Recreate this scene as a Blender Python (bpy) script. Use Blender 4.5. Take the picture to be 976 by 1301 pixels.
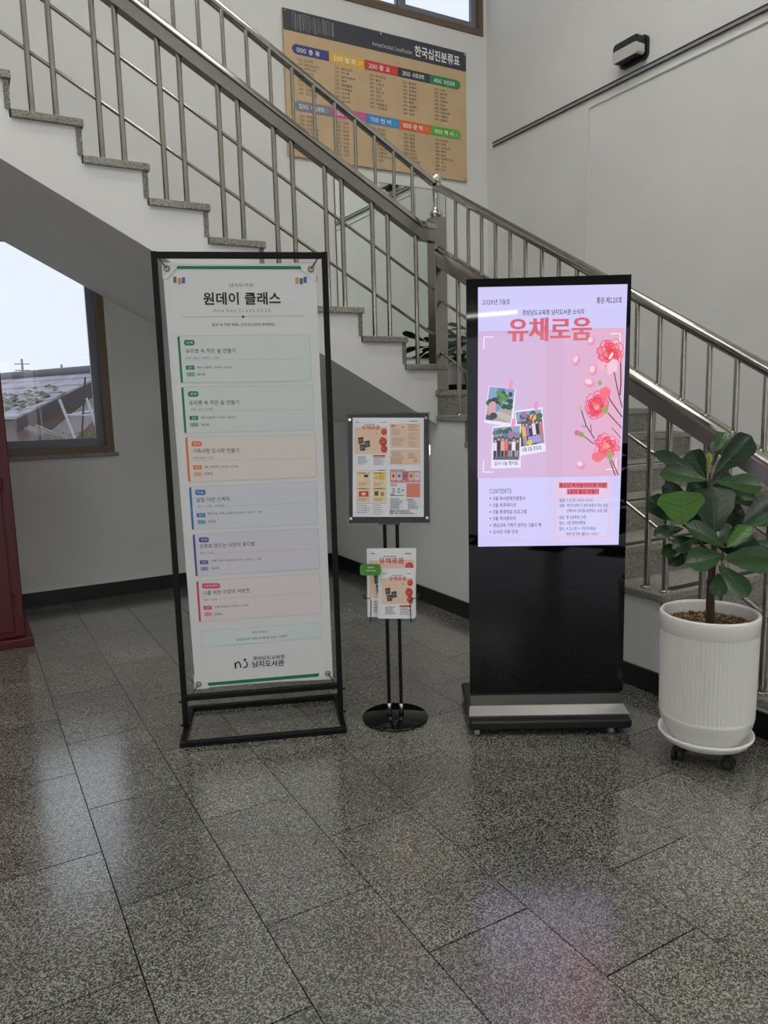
import bpy, math, random
from mathutils import Vector, Matrix
random.seed(7)
for o in list(bpy.data.objects): bpy.data.objects.remove(o)
SC = bpy.context.scene
COL = SC.collection
V = Vector
# ------------------------------------------------------------------ camera
FPX, PITCH, ROLL, YAW, EYE = 948.163, math.radians(8.35104), math.radians(-1.49407), math.radians(29.31986), 1.5
CF = V((math.sin(YAW)*math.cos(PITCH), math.cos(YAW)*math.cos(PITCH), -math.sin(PITCH)))
_R = V((math.cos(YAW), -math.sin(YAW), 0)); _U = _R.cross(CF)
CR = math.cos(ROLL)*_R + math.sin(ROLL)*_U
CU = -math.sin(ROLL)*_R + math.cos(ROLL)*_U
CO = V((0, 0, EYE))
cam = bpy.data.cameras.new('camera'); cam_o = bpy.data.objects.new('camera', cam); COL.objects.link(cam_o)
cam.sensor_fit = 'HORIZONTAL'; cam.sensor_width = 36; cam.lens = FPX/976*36; cam.clip_start = .05; cam.clip_end = 300
m = Matrix((CR, CU, -CF)).transposed().to_4x4(); m.translation = CO
cam_o.matrix_world = m
SC.camera = cam_o
# ------------------------------------------------------------------ world, exposure
w = bpy.data.worlds.new('overcast_sky'); SC.world = w; w.use_nodes = True
bg = w.node_tree.nodes['Background']; bg.inputs[0].default_value = (.87, .89, 1.0, 1); bg.inputs[1].default_value = 1.2
vs = SC.view_settings; vs.view_transform = 'Standard'; vs.look = 'None'; vs.gamma = 1; vs.exposure = 0.0; vs.use_curve_mapping = False
LAMP = 15.0        # radiance of the batten tube and the added fill panels
CHARTKO = True

# ------------------------------------------------------------------ pixel helpers (976x1301 frame)
def ray(x, y): return CF + CR*((x-488)/FPX) - CU*((y-650.5)/FPX)
def at_z(x, y, z=0): r = ray(x, y); return CO + r*((z-EYE)/r.z)
def at_x(x, y, X): r = ray(x, y); return CO + r*(X/r.x)
def at_y(x, y, Y): r = ray(x, y); return CO + r*(Y/r.y)
def at_plane(x, y, P, n): r = ray(x, y); return CO + r*(((P-CO).dot(n))/r.dot(n))
def at_depth(x, y, d): return CO + ray(x, y)*d

# ------------------------------------------------------------------ materials
def lin(c): c /= 255.0; return c/12.92 if c <= .04045 else ((c+.055)/1.055)**2.4
def rgb(t): return (lin(t[0]), lin(t[1]), lin(t[2]), 1)
MATS = {}
def mat(name, col, rough=.5, metal=0, noise=0, nscale=8, bump=0, bscale=60, emit=None, estr=1, spec=.5, coat=0):
    if name in MATS: return MATS[name]
    M = bpy.data.materials.new(name); M.use_nodes = True; nt = M.node_tree; b = nt.nodes['Principled BSDF']
    b.inputs['Base Color'].default_value = rgb(col); b.inputs['Roughness'].default_value = rough
    b.inputs['Metallic'].default_value = metal; b.inputs['Specular IOR Level'].default_value = spec
    b.inputs['Coat Weight'].default_value = coat
    if emit is not None:
        b.inputs['Emission Color'].default_value = rgb(emit); b.inputs['Emission Strength'].default_value = estr
    if noise or bump:
        tc = nt.nodes.new('ShaderNodeTexCoord')
    if noise:
        n = nt.nodes.new('ShaderNodeTexNoise'); n.inputs['Scale'].default_value = nscale; n.inputs['Detail'].default_value = 5
        nt.links.new(tc.outputs['Object'], n.inputs['Vector'])
        mx = nt.nodes.new('ShaderNodeMixRGB'); mx.blend_type = 'MULTIPLY'; mx.inputs[0].default_value = 1
        mx.inputs[1].default_value = rgb(col)
        rp = nt.nodes.new('ShaderNodeValToRGB'); rp.color_ramp.elements[0].position = .3; rp.color_ramp.elements[1].position = .7
        k = 1-noise; rp.color_ramp.elements[0].color = (k, k, k, 1)
        nt.links.new(n.outputs['Fac'], rp.inputs[0]); nt.links.new(rp.outputs[0], mx.inputs[2]); nt.links.new(mx.outputs[0], b.inputs['Base Color'])
    if bump:
        n2 = nt.nodes.new('ShaderNodeTexNoise'); n2.inputs['Scale'].default_value = bscale; n2.inputs['Detail'].default_value = 4
        nt.links.new(tc.outputs['Object'], n2.inputs['Vector'])
        bp = nt.nodes.new('ShaderNodeBump'); bp.inputs['Strength'].default_value = bump; bp.inputs['Distance'].default_value = .004
        nt.links.new(n2.outputs['Fac'], bp.inputs['Height']); nt.links.new(bp.outputs[0], b.inputs['Normal'])
    MATS[name] = M; return M

def granite(name, dark, mid, light, rough, scale, vary=.12, bump=.05, spec=.5):
    M = bpy.data.materials.new(name); M.use_nodes = True; nt = M.node_tree; b = nt.nodes['Principled BSDF']; L = nt.links.new
    tc = nt.nodes.new('ShaderNodeTexCoord'); oi = nt.nodes.new('ShaderNodeObjectInfo')
    ad = nt.nodes.new('ShaderNodeVectorMath'); ad.operation = 'ADD'
    sc = nt.nodes.new('ShaderNodeVectorMath'); sc.operation = 'SCALE'; sc.inputs['Scale'].default_value = 37
    cb = nt.nodes.new('ShaderNodeCombineXYZ'); L(oi.outputs['Random'], cb.inputs[0]); L(oi.outputs['Random'], cb.inputs[1])
    L(cb.outputs[0], sc.inputs[0]); L(tc.outputs['Object'], ad.inputs[0]); L(sc.outputs[0], ad.inputs[1])
    vo = nt.nodes.new('ShaderNodeTexVoronoi'); vo.inputs['Scale'].default_value = scale; L(ad.outputs[0], vo.inputs['Vector'])
    sp = nt.nodes.new('ShaderNodeSeparateXYZ'); L(vo.outputs['Color'], sp.inputs[0])
    nz = nt.nodes.new('ShaderNodeTexNoise'); nz.inputs['Scale'].default_value = scale*1.7; nz.inputs['Detail'].default_value = 3; L(ad.outputs[0], nz.inputs['Vector'])
    mm = nt.nodes.new('ShaderNodeMath'); mm.operation = 'MULTIPLY_ADD'; mm.inputs[1].default_value = .6; L(sp.outputs[0], mm.inputs[0])
    m2 = nt.nodes.new('ShaderNodeMath'); m2.operation = 'MULTIPLY'; m2.inputs[1].default_value = .5; L(nz.outputs['Fac'], m2.inputs[0]); L(m2.outputs[0], mm.inputs[2])
    rp = nt.nodes.new('ShaderNodeValToRGB'); cr = rp.color_ramp
    cr.elements[0].position = .22; cr.elements[0].color = rgb(dark); cr.elements[1].position = .78; cr.elements[1].color = rgb(light)
    e = cr.elements.new(.46); e.color = rgb(mid); L(mm.outputs[0], rp.inputs[0])
    # per piece tone and large soft wear patches
    big = nt.nodes.new('ShaderNodeTexNoise'); big.inputs['Scale'].default_value = 2.3; big.inputs['Detail'].default_value = 3
    L(ad.outputs[0], big.inputs['Vector'])
    v1 = nt.nodes.new('ShaderNodeMapRange'); v1.inputs['To Min'].default_value = 1-vary; v1.inputs['To Max'].default_value = 1+vary; L(oi.outputs['Random'], v1.inputs[0])
    v2 = nt.nodes.new('ShaderNodeMapRange'); v2.inputs['From Min'].default_value = .3; v2.inputs['From Max'].default_value = .7
    v2.inputs['To Min'].default_value = .8; v2.inputs['To Max'].default_value = 1.15; L(big.outputs['Fac'], v2.inputs[0])
    vm = nt.nodes.new('ShaderNodeMath'); vm.operation = 'MULTIPLY'; L(v1.outputs[0], vm.inputs[0]); L(v2.outputs[0], vm.inputs[1])
    fx = nt.nodes.new('ShaderNodeVectorMath'); fx.operation = 'SCALE'; L(rp.outputs[0], fx.inputs[0]); L(vm.outputs[0], fx.inputs['Scale'])
    L(fx.outputs[0], b.inputs['Base Color'])
    rr = nt.nodes.new('ShaderNodeMapRange'); rr.inputs['To Min'].default_value = rough*.8; rr.inputs['To Max'].default_value = rough*1.35
    L(big.outputs['Fac'], rr.inputs[0]); L(rr.outputs[0], b.inputs['Roughness'])
    if bump:
        bp = nt.nodes.new('ShaderNodeBump'); bp.inputs['Strength'].default_value = bump; bp.inputs['Distance'].default_value = .002
        L(mm.outputs[0], bp.inputs['Height']); L(bp.outputs[0], b.inputs['Normal'])
    b.inputs['Specular IOR Level'].default_value = spec
    if spec > .6: b.inputs['Coat Weight'].default_value = 1; b.inputs['Coat Roughness'].default_value = .15
    MATS[name] = M; return M

def glass_mat(name, tint=(246, 249, 250), gloss=.04):
    M = bpy.data.materials.new(name); M.use_nodes = True; nt = M.node_tree; nt.nodes.clear()
    o = nt.nodes.new('ShaderNodeOutputMaterial'); t = nt.nodes.new('ShaderNodeBsdfTransparent'); t.inputs[0].default_value = rgb(tint)
    g = nt.nodes.new('ShaderNodeBsdfGlossy'); g.inputs['Roughness'].default_value = .02
    mx = nt.nodes.new('ShaderNodeMixShader'); mx.inputs[0].default_value = gloss
    nt.links.new(t.outputs[0], mx.inputs[1]); nt.links.new(g.outputs[0], mx.inputs[2]); nt.links.new(mx.outputs[0], o.inputs[0])
    MATS[name] = M; return M

WALL = mat('painted_plaster', (222, 223, 221), .75, noise=.07, nscale=1.6, bump=.25, bscale=30)
STAIRW = mat('stair_white_paint', (230, 231, 230), .7, noise=.05, nscale=2.5, bump=.2, bscale=40)
CEIL = mat('ceiling_white', (225, 225, 222), .9)
BASEB = mat('black_skirting', (14, 15, 18), .35)
FLOORG = granite('floor_granite', (19, 20, 18), (64, 63, 57), (150, 149, 138), .2, 260, .13, .02, .9)
TREADG = granite('tread_granite', (72, 70, 65), (124, 121, 114), (176, 173, 163), .5, 300, .06, .15)
RISERG = granite('riser_granite', (62, 61, 57), (110, 108, 102), (164, 161, 153), .5, 260, .06, .15)
GROUT = mat('tile_joint', (20, 19, 18), .9, spec=.1)
STEEL = mat('stainless_steel', (172, 167, 159), .16, 1, noise=.15, nscale=22)
STEELB = mat('brushed_steel', (150, 146, 141), .27, 1, noise=.14, nscale=14)
BLACKM = mat('black_powder_coat', (9, 9, 11), .4, spec=.25)
BLACKG = mat('black_glossy', (4, 4, 7), .03, spec=.4)
RUBBER = mat('black_rubber', (18, 18, 20), .6)
BRONZE = mat('bronze_aluminium', (110, 94, 76), .4, .3)
SASH = mat('grey_sash', (120, 124, 134), .4, .2)
GLASS = glass_mat('window_glass')
ACRYL = glass_mat('clear_acrylic', (240, 244, 244), .06)
MIRROR = mat('mirror_silver', (232, 240, 233), .01, 1)
RED = mat('red_enamel', (84, 11, 13), .38, noise=.15, nscale=5)  # enamel red, darkened to carry the shade the cabinet stands in
CHROME = mat('chrome', (205, 202, 196), .1, 1)
WHITEP = mat('white_plastic', (236, 236, 232), .4)
CERAM = mat('white_ceramic', (232, 231, 226), .3, coat=.3)
WHITE = mat('white_gloss_paint', (225, 223, 218), .45)

# ------------------------------------------------------------------ mesh builder
W = {}                       # world offset of each object
class MB:
    def __init__(s): s.v = []; s.f = []; s.mi = []; s.mats = []; s.sm = []
    def m(s, M):
        if M not in s.mats: s.mats.append(M)
        return s.mats.index(M)
    def add(s, vs, fs, M, smooth=False):
        k = len(s.v); i = s.m(M); s.v += [V(p) for p in vs]
        for f in fs: s.f.append([k+a for a in f]); s.mi.append(i); s.sm.append(smooth)
        return s
    def box(s, a, b, M, ax=None, o=None):
        """box from a to b; with ax (three axes) and o the coordinates are local"""
        c = [(x, y, z) for x in (a[0], b[0]) for y in (a[1], b[1]) for z in (a[2], b[2])]
        if ax: c = [o+ax[0]*p[0]+ax[1]*p[1]+ax[2]*p[2] for p in c]
        s.add(c, [(0, 1, 3, 2), (4, 6, 7, 5), (0, 4, 5, 1), (2, 3, 7, 6), (0, 2, 6, 4), (1, 5, 7, 3)], M); return s
    def bev(s, a, b, r, M, ax=None, o=None):
        """box whose edges are chamfered by r"""
        cs = []; idx = {}
        lo, hi = a, b
        for i in (0, 1):
            for j in (0, 1):
                for k in (0, 1):
                    P = [(lo, hi)[i][0], (lo, hi)[j][1], (lo, hi)[k][2]]
                    for d in range(3):
                        Q = list(P)
                        for e in range(3):
                            if e != d: Q[e] += r if (i, j, k)[e] == 0 else -r
                        idx[(i, j, k, d)] = len(cs); cs.append(Q)
        if ax: cs = [o+ax[0]*p[0]+ax[1]*p[1]+ax[2]*p[2] for p in cs]
        F = []
        g = lambda i, j, k, d: idx[(i, j, k, d)]
        for q in (0, 1):
            F.append([g(q, 0, 0, 0), g(q, 1, 0, 0), g(q, 1, 1, 0), g(q, 0, 1, 0)])
            F.append([g(0, q, 0, 1), g(1, q, 0, 1), g(1, q, 1, 1), g(0, q, 1, 1)])
            F.append([g(0, 0, q, 2), g(1, 0, q, 2), g(1, 1, q, 2), g(0, 1, q, 2)])
            for t in (0, 1):
                F.append([g(q, t, 0, 0), g(q, t, 1, 0), g(q, t, 1, 1), g(q, t, 0, 1)])
                F.append([g(q, 0, t, 0), g(q, 1, t, 0), g(q, 1, t, 2), g(q, 0, t, 2)])
                F.append([g(0, q, t, 1), g(1, q, t, 1), g(1, q, t, 2), g(0, q, t, 2)])
                for u in (0, 1): F.append([g(q, t, u, 0), g(q, t, u, 1), g(q, t, u, 2)])
        s.add(cs, F, M); s.fix = True; return s
    def tube(s, pts, r, M, n=12, cap=True):
        pts = [V(p) for p in pts]; rings = []; up = None
        for i, p in enumerate(pts):
            d = ((pts[min(i+1, len(pts)-1)]-pts[max(i-1, 0)])).normalized()
            if up is None: up = V((0, 0, 1)) if abs(d.z) < .9 else V((1, 0, 0))
            a = d.cross(up).normalized(); b = a.cross(d).normalized(); up = b
            rr = r[i] if isinstance(r, (list, tuple)) else r
            rings.append([p+a*rr*math.cos(t*2*math.pi/n)+b*rr*math.sin(t*2*math.pi/n) for t in range(n)])
        vs = [q for R in rings for q in R]; fs = []
        for i in range(len(pts)-1):
            for t in range(n): fs.append((i*n+t, i*n+(t+1) % n, (i+1)*n+(t+1) % n, (i+1)*n+t))
        s.add(vs, fs, M, True)
        if cap: s.add(rings[0], [list(range(n))[::-1]], M); s.add(rings[-1], [list(range(n))], M)
        return s
    def lathe(s, c, prof, M, n=32, axis=None):
        """prof: list of (r, z) from the bottom up, about the vertical through c"""
        vs = []; fs = []; c = V(c)
        for r, z in prof:
            for t in range(n): a = 2*math.pi*t/n; vs.append(c+V((r*math.cos(a), r*math.sin(a), z)))
        for i in range(len(prof)-1):
            for t in range(n): fs.append((i*n+t, i*n+(t+1) % n, (i+1)*n+(t+1) % n, (i+1)*n+t))
        s.add(vs, fs, M, True); return s
    def prism(s, poly, d, M):
        """poly: 3D points of a planar polygon, pushed along d"""
        n = len(poly); P = [V(p) for p in poly]; d = V(d)
        s.add(P+[p+d for p in P], [list(range(n))[::-1], [n+i for i in range(n)]]+[(i, (i+1) % n, n+(i+1) % n, n+i) for i in range(n)], M); return s
    def sweep(s, pts, prof, side, M):
        """profile (a,b) swept along pts: a along side, b along up in the plane of the path (vertical cuts)"""
        n = len(prof); vs = []
        for p in pts:
            for a, b in prof: vs.append(V(p)+V(side)*a+V((0, 0, b)))
        fs = [(i*n+t, i*n+(t+1) % n, (i+1)*n+(t+1) % n, (i+1)*n+t) for i in range(len(pts)-1) for t in range(n)]
        fs += [list(range(n)), [(len(pts)-1)*n+i for i in range(n)]]
        s.add(vs, fs, M); s.fix = True; return s
    fix = False
    def mesh(s, name, off):
        me = bpy.data.meshes.new(name); me.from_pydata([tuple(p-off) for p in s.v], [], s.f)
        for M in s.mats: me.materials.append(M)
        me.polygons.foreach_set('material_index', s.mi); me.polygons.foreach_set('use_smooth', s.sm)
        if s.fix:
            import bmesh
            bm = bmesh.new(); bm.from_mesh(me); bmesh.ops.recalc_face_normals(bm, faces=bm.faces); bm.to_mesh(me); bm.free()
        me.update(); return me
    def build(s, name, parent=None, label=None, base=None, **kw):
        off = W[parent] if parent else (V(base) if base is not None else V((0, 0, 0)))
        o = bpy.data.objects.new(name, s.mesh(name, off)); COL.objects.link(o); W[o] = off.copy()
        if parent: o.parent = parent
        else: o.location = off
        if label: o['label'] = label
        for k, x in kw.items(): o[k] = x
        return o
def thing(name, label, cat, loc, group=None):
    o = bpy.data.objects.new(name, None); COL.objects.link(o); o.location = loc; o.empty_display_size = .1
    W[o] = V(loc); o['label'] = label; o['category'] = cat
    if group: o['group'] = group
    return o
def inst(name, me, loc, parent, rot=None, **kw):
    o = bpy.data.objects.new(name, me); COL.objects.link(o); o.location = V(loc)-W[parent]; o.parent = parent; W[o] = V(loc)
    if rot: o.rotation_euler = rot
    for k, x in kw.items(): o[k] = x
    return o

# ------------------------------------------------------------------ printing on flat things
_tc = {}
_fc = bpy.data.curves.new('lettering', 'FONT'); _fc.resolution_u = 2; _fc.fill_mode = 'FRONT'; _fo = bpy.data.objects.new('lettering', _fc)
def glyph(ch, bold):
    """outline of one sign; Latin letters and digits take their full-width sans-serif form"""
    if (ch, bold) not in _tc:
        _fc.body = chr(ord(ch)+0xFEE0) if '!' <= ch <= '~' else ch; _fc.offset = bold; me = _fo.to_mesh()
        _tc[(ch, bold)] = ([(p.co.x, p.co.y) for p in me.vertices], [list(q.vertices) for q in me.polygons]); _fo.to_mesh_clear()
    return _tc[(ch, bold)]
def glyphs(txt, bold):
    vs, fs, x = [], [], 0.0
    for ch in txt:
        if ch == ' ': x += .3; continue
        v, f = glyph(ch, bold)
        if not v: continue
        lo, hi = min(p[0] for p in v), max(p[0] for p in v)
        if ord(ch) < 256: off = x+.05-lo; adv = hi-lo+.1
        else: off = x; adv = .93
        k = len(vs); vs += [(p[0]+off, p[1]) for p in v]; fs += [[k+i for i in q] for q in f]; x += adv
    xs = [p[0] for p in vs] or [0, 1]; ys = [p[1] for p in vs] or [0, 1]
    return vs, fs, (min(xs), max(xs), min(ys), max(ys))
class Print:
    """flat print lying on a plane (P, right w, up u, normal n to the viewer); positions are photo pixels"""
    def __init__(s, P, w, u, matf, sx=1, sy=1, ox=0, oy=0, step=.000015, lift=.0004):
        s.P, s.w, s.u = V(P), V(w).normalized(), V(u).normalized(); s.n = s.w.cross(s.u).normalized()
        s.mf = matf; s.mb = MB(); s.k = lift; s.k0 = lift; s.step = step; s.c(sx, sy, ox, oy)
    def c(s, sx=1, sy=None, ox=0, oy=0): s.sx, s.sy, s.ox, s.oy = sx, (sx if sy is None else sy), ox, oy; return s
    def pt(s, x, y): return at_plane(s.ox+x*s.sx, s.oy+y*s.sy, s.P, s.n)
    def up(s): s.k += s.step
    def base(s, n=0): s.k = s.k0+n*s.step; return s
    def poly(s, pts, col, lift=True):
        if lift: s.up()
        P = [s.pt(*p)+s.n*s.k for p in pts]; s.mb.add(P, [list(range(len(P)))], s.mf(col)); return s
    def rect(s, x0, y0, x1, y1, col): return s.poly([(x0, y0), (x0, y1), (x1, y1), (x1, y0)], col)
    def ell(s, x, y, rx, ry, col, n=16, rot=0, wob=0, fr=5):
        pts = []
        for t in range(n):
            a = -2*math.pi*t/n; k = 1+wob*math.sin(fr*a)
            dx, dy = rx*k*math.cos(a), ry*k*math.sin(a)
            pts.append((x+dx*math.cos(rot)-dy*math.sin(rot), y+dx*math.sin(rot)+dy*math.cos(rot)))
        return s.poly(pts, col)
    def line(s, pts, wd, col):
        s.up()
        for a, b in zip(pts[:-1], pts[1:]):
            d = math.hypot(b[0]-a[0], b[1]-a[1]) or 1; nx, ny = -(b[1]-a[1])/d*wd/2, (b[0]-a[0])/d*wd/2
            s.poly([(a[0]+nx, a[1]+ny), (b[0]+nx, b[1]+ny), (b[0]-nx, b[1]-ny), (a[0]-nx, a[1]-ny)][::-1], col, False)
        return s
    def text(s, t, x0, y0, x1, y1, h, col, bold=0.0):
        """text between the left-middle (x0,y0) and right-middle (x1,y1) points, h pixels tall"""
        vs, fs, bb = glyphs(t, bold)
        if not vs: return s
        s.up(); A = s.pt(x0, y0); B = s.pt(x1, y1); ex = B-A; L = ex.length; ex.normalize(); ey = s.n.cross(ex)
        H = (s.pt((x0+x1)/2, (y0+y1)/2-h/2)-s.pt((x0+x1)/2, (y0+y1)/2+h/2)).length
        kx = L/(bb[1]-bb[0]); ky = H/max(bb[3]-bb[2], 1e-4)
        s.mb.add([A+ex*((p[0]-bb[0])*kx)+ey*((p[1]-(bb[2]+bb[3])/2)*ky)+s.n*s.k for p in vs], fs, s.mf(col)); return s
    def bars(s, x0, y0, x1, y1, n, wd, col, rnd=None, slope=0):
        """n tiny rows of print too small to read"""
        rnd = rnd or random.Random(int(x0*7+y0*13))
        for i in range(n):
            y = y0+(y1-y0)*(i/(n-1) if n > 1 else 0); e = x0+(x1-x0)*rnd.uniform(.55, 1)
            x = x0
            while x < e:
                l = rnd.uniform(.08, .2)*(x1-x0); q = min(x+l, e)
                s.line([(x, y+slope*(x-x0)), (q, y+slope*(q-x0))], wd, col); s.k -= s.step; x = q+.03*(x1-x0)
        s.up(); return s
    def build(s, name, parent, **kw): return s.mb.build(name, parent, **kw)
def ink(col): return mat('ink_%d_%d_%d' % tuple(col), col, .6)
def pixel(col): return mat('screen_%d_%d_%d' % tuple(col), (3, 3, 4), .025, emit=col, estr=1.0)

# ================================================================== SETTING
XW, YW, XS, YS = 4.78, 6.25, 2.95, 4.44      # right wall, back wall, outer faces of lower and upper flight
fl = MB().box((-5, -9.2, -.25), (4.98, YW+.2, -.005), GROUT).build('floor', kind='structure')
# floor tiles
TW, TL = .3495, .6485
tile_me = MB().box((.0018, .0026, -.012), (TW-.0018, TL-.0026, 0), FLOORG).mesh('tile', V((0, 0, 0)))
half_me = {}
cnt = 0
for k in range(-9, 14):
    x0 = .29+TW*k
    if x0 > XS-.02: break
    wd = min(TW, XS-x0)
    yo = .275 if k % 2 == 0 else .61
    for j in range(-3, 10):
        y0 = yo+TL*j; y1 = min(y0+TL, YW)
        if y0 > YW-.03: continue
        if y0+TL < -1.5: continue
        full = abs(y1-y0-TL) < 1e-4 and abs(wd-TW) < 1e-4
        if full: me = tile_me
        else:
            key = (round(wd, 4), round(y1-y0, 4))
            if key not in half_me: half_me[key] = MB().box((.0018, .0026, -.012), (wd-.0018, y1-y0-.0026, 0), FLOORG).mesh('tile', V((0, 0, 0)))
            me = half_me[key]
        inst('floor_tile', me, (x0, y0, 0), fl); cnt += 1
# the far hall behind the photographer is paved alike
MB().box((-5, -9.2, -.012), (.29+TW*-9-.001, YW, -.0005), FLOORG).box((.29+TW*-9, -9.2, -.012), (4.78, -1.9, -.0005), FLOORG) \
    .box((XS, -1.9, -.012), (4.78, 1.6, -.0005), FLOORG).build('paving', fl, kind='stuff')
# back wall with two window openings
LWX0, LWX1, LWZ0, LWZ1 = -.75, 1.06, 1.165, 2.86
UWX0, UWX1, UWZ0, UWZ1 = 2.2, 4.735, 4.955, 6.2
b = MB()
y0, y1 = YW, YW+.2
b.box((-5.2, y0, -.25), (4.98, y1, LWZ0), WALL)
b.box((-5.2, y0, LWZ0), (LWX0, y1, LWZ1), WALL).box((LWX1, y0, LWZ0), (4.98, y1, LWZ1), WALL)
b.box((-5.2, y0, LWZ1), (4.98, y1, UWZ0), WALL)
b.box((-5.2, y0, UWZ0), (UWX0, y1, UWZ1), WALL).box((UWX1, y0, UWZ0), (4.98, y1, UWZ1), WALL)
b.box((-5.2, y0, UWZ1), (4.98, y1, 6.7), WALL)
b.build('wall_back', kind='structure')
MB().box((XW, -9.2, -.25), (XW+.2, YW, 6.7), WALL).build('wall_right', kind='structure')
MB().box((-5.2, -9.2, -.25), (-5, YW, 6.7), WALL).build('wall_left', kind='structure')
# glazed front of the hall, far behind the photographer
b = MB().box((-5, -9.2, 2.8), (4.78, -9.0, 3.3), WALL)
for x in (-5, -1.9, 1.3, 4.5): b.box((x, -9.2, 0), (x+.28, -9.0, 2.8), WALL)
b.build('wall_front', kind='structure')
MB().box((-5, -9.2, 3.15), (4.78, -.6, 3.35), CEIL).box((-5, -.6, 3.15), (4.78, -.4, 6.6), WALL).build('ceiling_hall', kind='structure')['kind'] = 'structure'
MB().box((-5.2, -.6, 6.6), (4.98, YW+.2, 6.75), CEIL).build('ceiling', kind='structure')
# skirtings
MB().box((-5, YW-.014, 0), (XS, YW, .115), BASEB).box((-5, YW-.01, .115), (XS, YW, .128), WHITE).build('baseboard_back', kind='structure')
MB().box((XS-.014, 1.5, 0), (XS, YW-.014, .115), BASEB).build('baseboard_right', kind='structure')
MB().box((XS+.12, YW-.012, 1.575), (XW, YW, 1.66), BASEB).build('baseboard_landing', kind='structure')

# windows
def window(name, x0, x1, z0, z1, mulls, sill):
    root = bpy.data.objects.new(name, None); COL.objects.link(root); root.location = (x0, YW, z0); W[root] = V((x0, YW, z0)); root['kind'] = 'structure'
    f = .055; ya, yb = YW-.012, YW+.12
    b = MB(); b.box((x0, ya, z0), (x1, yb, z0+f), BRONZE).box((x0, ya, z1-f), (x1, yb, z1), BRONZE)
    b.box((x0, ya, z0+f), (x0+f, yb, z1-f), BRONZE).box((x1-f, ya, z0+f), (x1, yb, z1-f), BRONZE)
    b.build('window_frame', root)
    xs = [x0+f]+mulls+[x1-f]
    for i in range(len(xs)-1):
        a, c = xs[i]-(.0 if i == 0 else .025), xs[i+1]+(.0 if i == len(xs)-2 else .025); s = .062
        yy = YW+.025+(.045 if i % 2 else 0)
        b = MB(); b.box((a, yy, z0+f), (c, yy+.035, z0+f+s), SASH).box((a, yy, z1-f-s), (c, yy+.035, z1-f), SASH)
        b.box((a, yy, z0+f+s), (a+s, yy+.035, z1-f-s), SASH).box((c-s, yy, z0+f+s), (c, yy+.035, z1-f-s), SASH)
        sh = b.build('sash', root)
        MB().box((a+s, yy+.014, z0+f+s), (c-s, yy+.02, z1-f-s), GLASS).build('pane', sh)
    if sill: MB().bev((x0-.02, YW-.035, z0-.028), (x1+.025, YW+.02, z0), .004, TREADG).build('window_sill', root)
    return root
window('window_1', LWX0, LWX1, LWZ0, LWZ1, [.15], True)
window('window_2', UWX0, UWX1, UWZ0, UWZ1, [3.0, 3.85], False)
MB().box((LWX1, YW-.006, LWZ0-.02), (LWX1+.03, YW, 2.24), WHITE).build('trim_3', kind='structure')

# right wall: cable rail, painted conduit, bulkhead lamp
RAILG = mat('grey_rail', (168, 170, 170), .35, .3); RAILD = mat('dark_rail', (62, 64, 66), .5)
b = MB().box((XW-.016, 1.2, 3.936), (XW, 6.14, 3.96), RAILG).box((XW-.024, 1.2, 3.96), (XW, 6.14, 3.966), RAILD).box((XW-.02, 1.2, 3.93), (XW, 6.14, 3.936), RAILD)
b.build('trim_1', kind='structure')
MB().tube([(XW-.004, 1.2, 3.865), (XW-.004, 4.85, 3.865), (XW-.004, 4.87, 3.845), (XW-.004, 4.87, 1.9)], .009, WALL, 8).build('trim_2', kind='structure')
t = thing('bulkhead_lamp', 'black bulkhead wall lamp with frosted white lens above the grey rail', 'lamp', (XW, 4.4, 4.1))
def rrect(cy, cz, ry, rz, rad, x, n=5):
    P = []
    for sy, sz, a0 in ((1, 1, 0), (-1, 1, 90), (-1, -1, 180), (1, -1, 270)):
        for i in range(n+1):
            a = math.radians(a0+90*i/n); P.append((x, cy+sy*(ry-rad)+rad*math.cos(a), cz+sz*(rz-rad)+rad*math.sin(a)))
    return P
BLKP = mat('black_plastic', (16, 16, 19), .4)
MB().prism(rrect(4.385, 4.1, .135, .085, .04, XW-.03), (.03, 0, 0), BLKP).build('back_plate', t)
MB().prism(rrect(4.385, 4.105, .125, .07, .03, XW-.11), (.08, 0, 0), BLKP).build('housing', t)
MB().prism(rrect(4.385, 4.078, .118, .041, .02, XW-.122), (.02, 0, 0), mat('frosted_lens', (190, 190, 186), .35)).prism(rrect(4.385, 4.078, .127, .041, .02, XW-.115), (.07, 0, 0), mat('frosted_lens', (190, 190, 186))).build('lens', t)

# ------------------------------------------------------------------ staircase
NR, G, RU = 9, .3287, .181
ZL = 1.575; R1 = ZL/NR
Y0 = 4.42                                            # nosing of the landing, lower flight falls to -Y
X0 = 3.04                                            # nosing of the first upper tread, upper flight rises to -X
GU = .331
NU = 15
stair = thing('staircase', 'white quarter-turn staircase with grey granite treads and speckled risers', 'staircase', (XS, YS, 0))
# lower flight body, stepped, white on its outer face
pr_ = [(Y0+.03, 0), (Y0+.03, ZL-.04)]
for k in range(NR):
    yk = Y0-G*k; z = ZL-R1*k
    pr_ += [(yk+.025, z-.04), (yk+.025, z-R1-.04 if k < NR-1 else 0)]
P = [(XS, y, z) for y, z in pr_]
b = MB().prism(P, (XW-XS, 0, 0), STAIRW); b.fix = True
b.box((XS, Y0+.03, 0), (XW, YW, ZL-.04), STAIRW); lb = b.build('lower_flight_body', stair)
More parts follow.
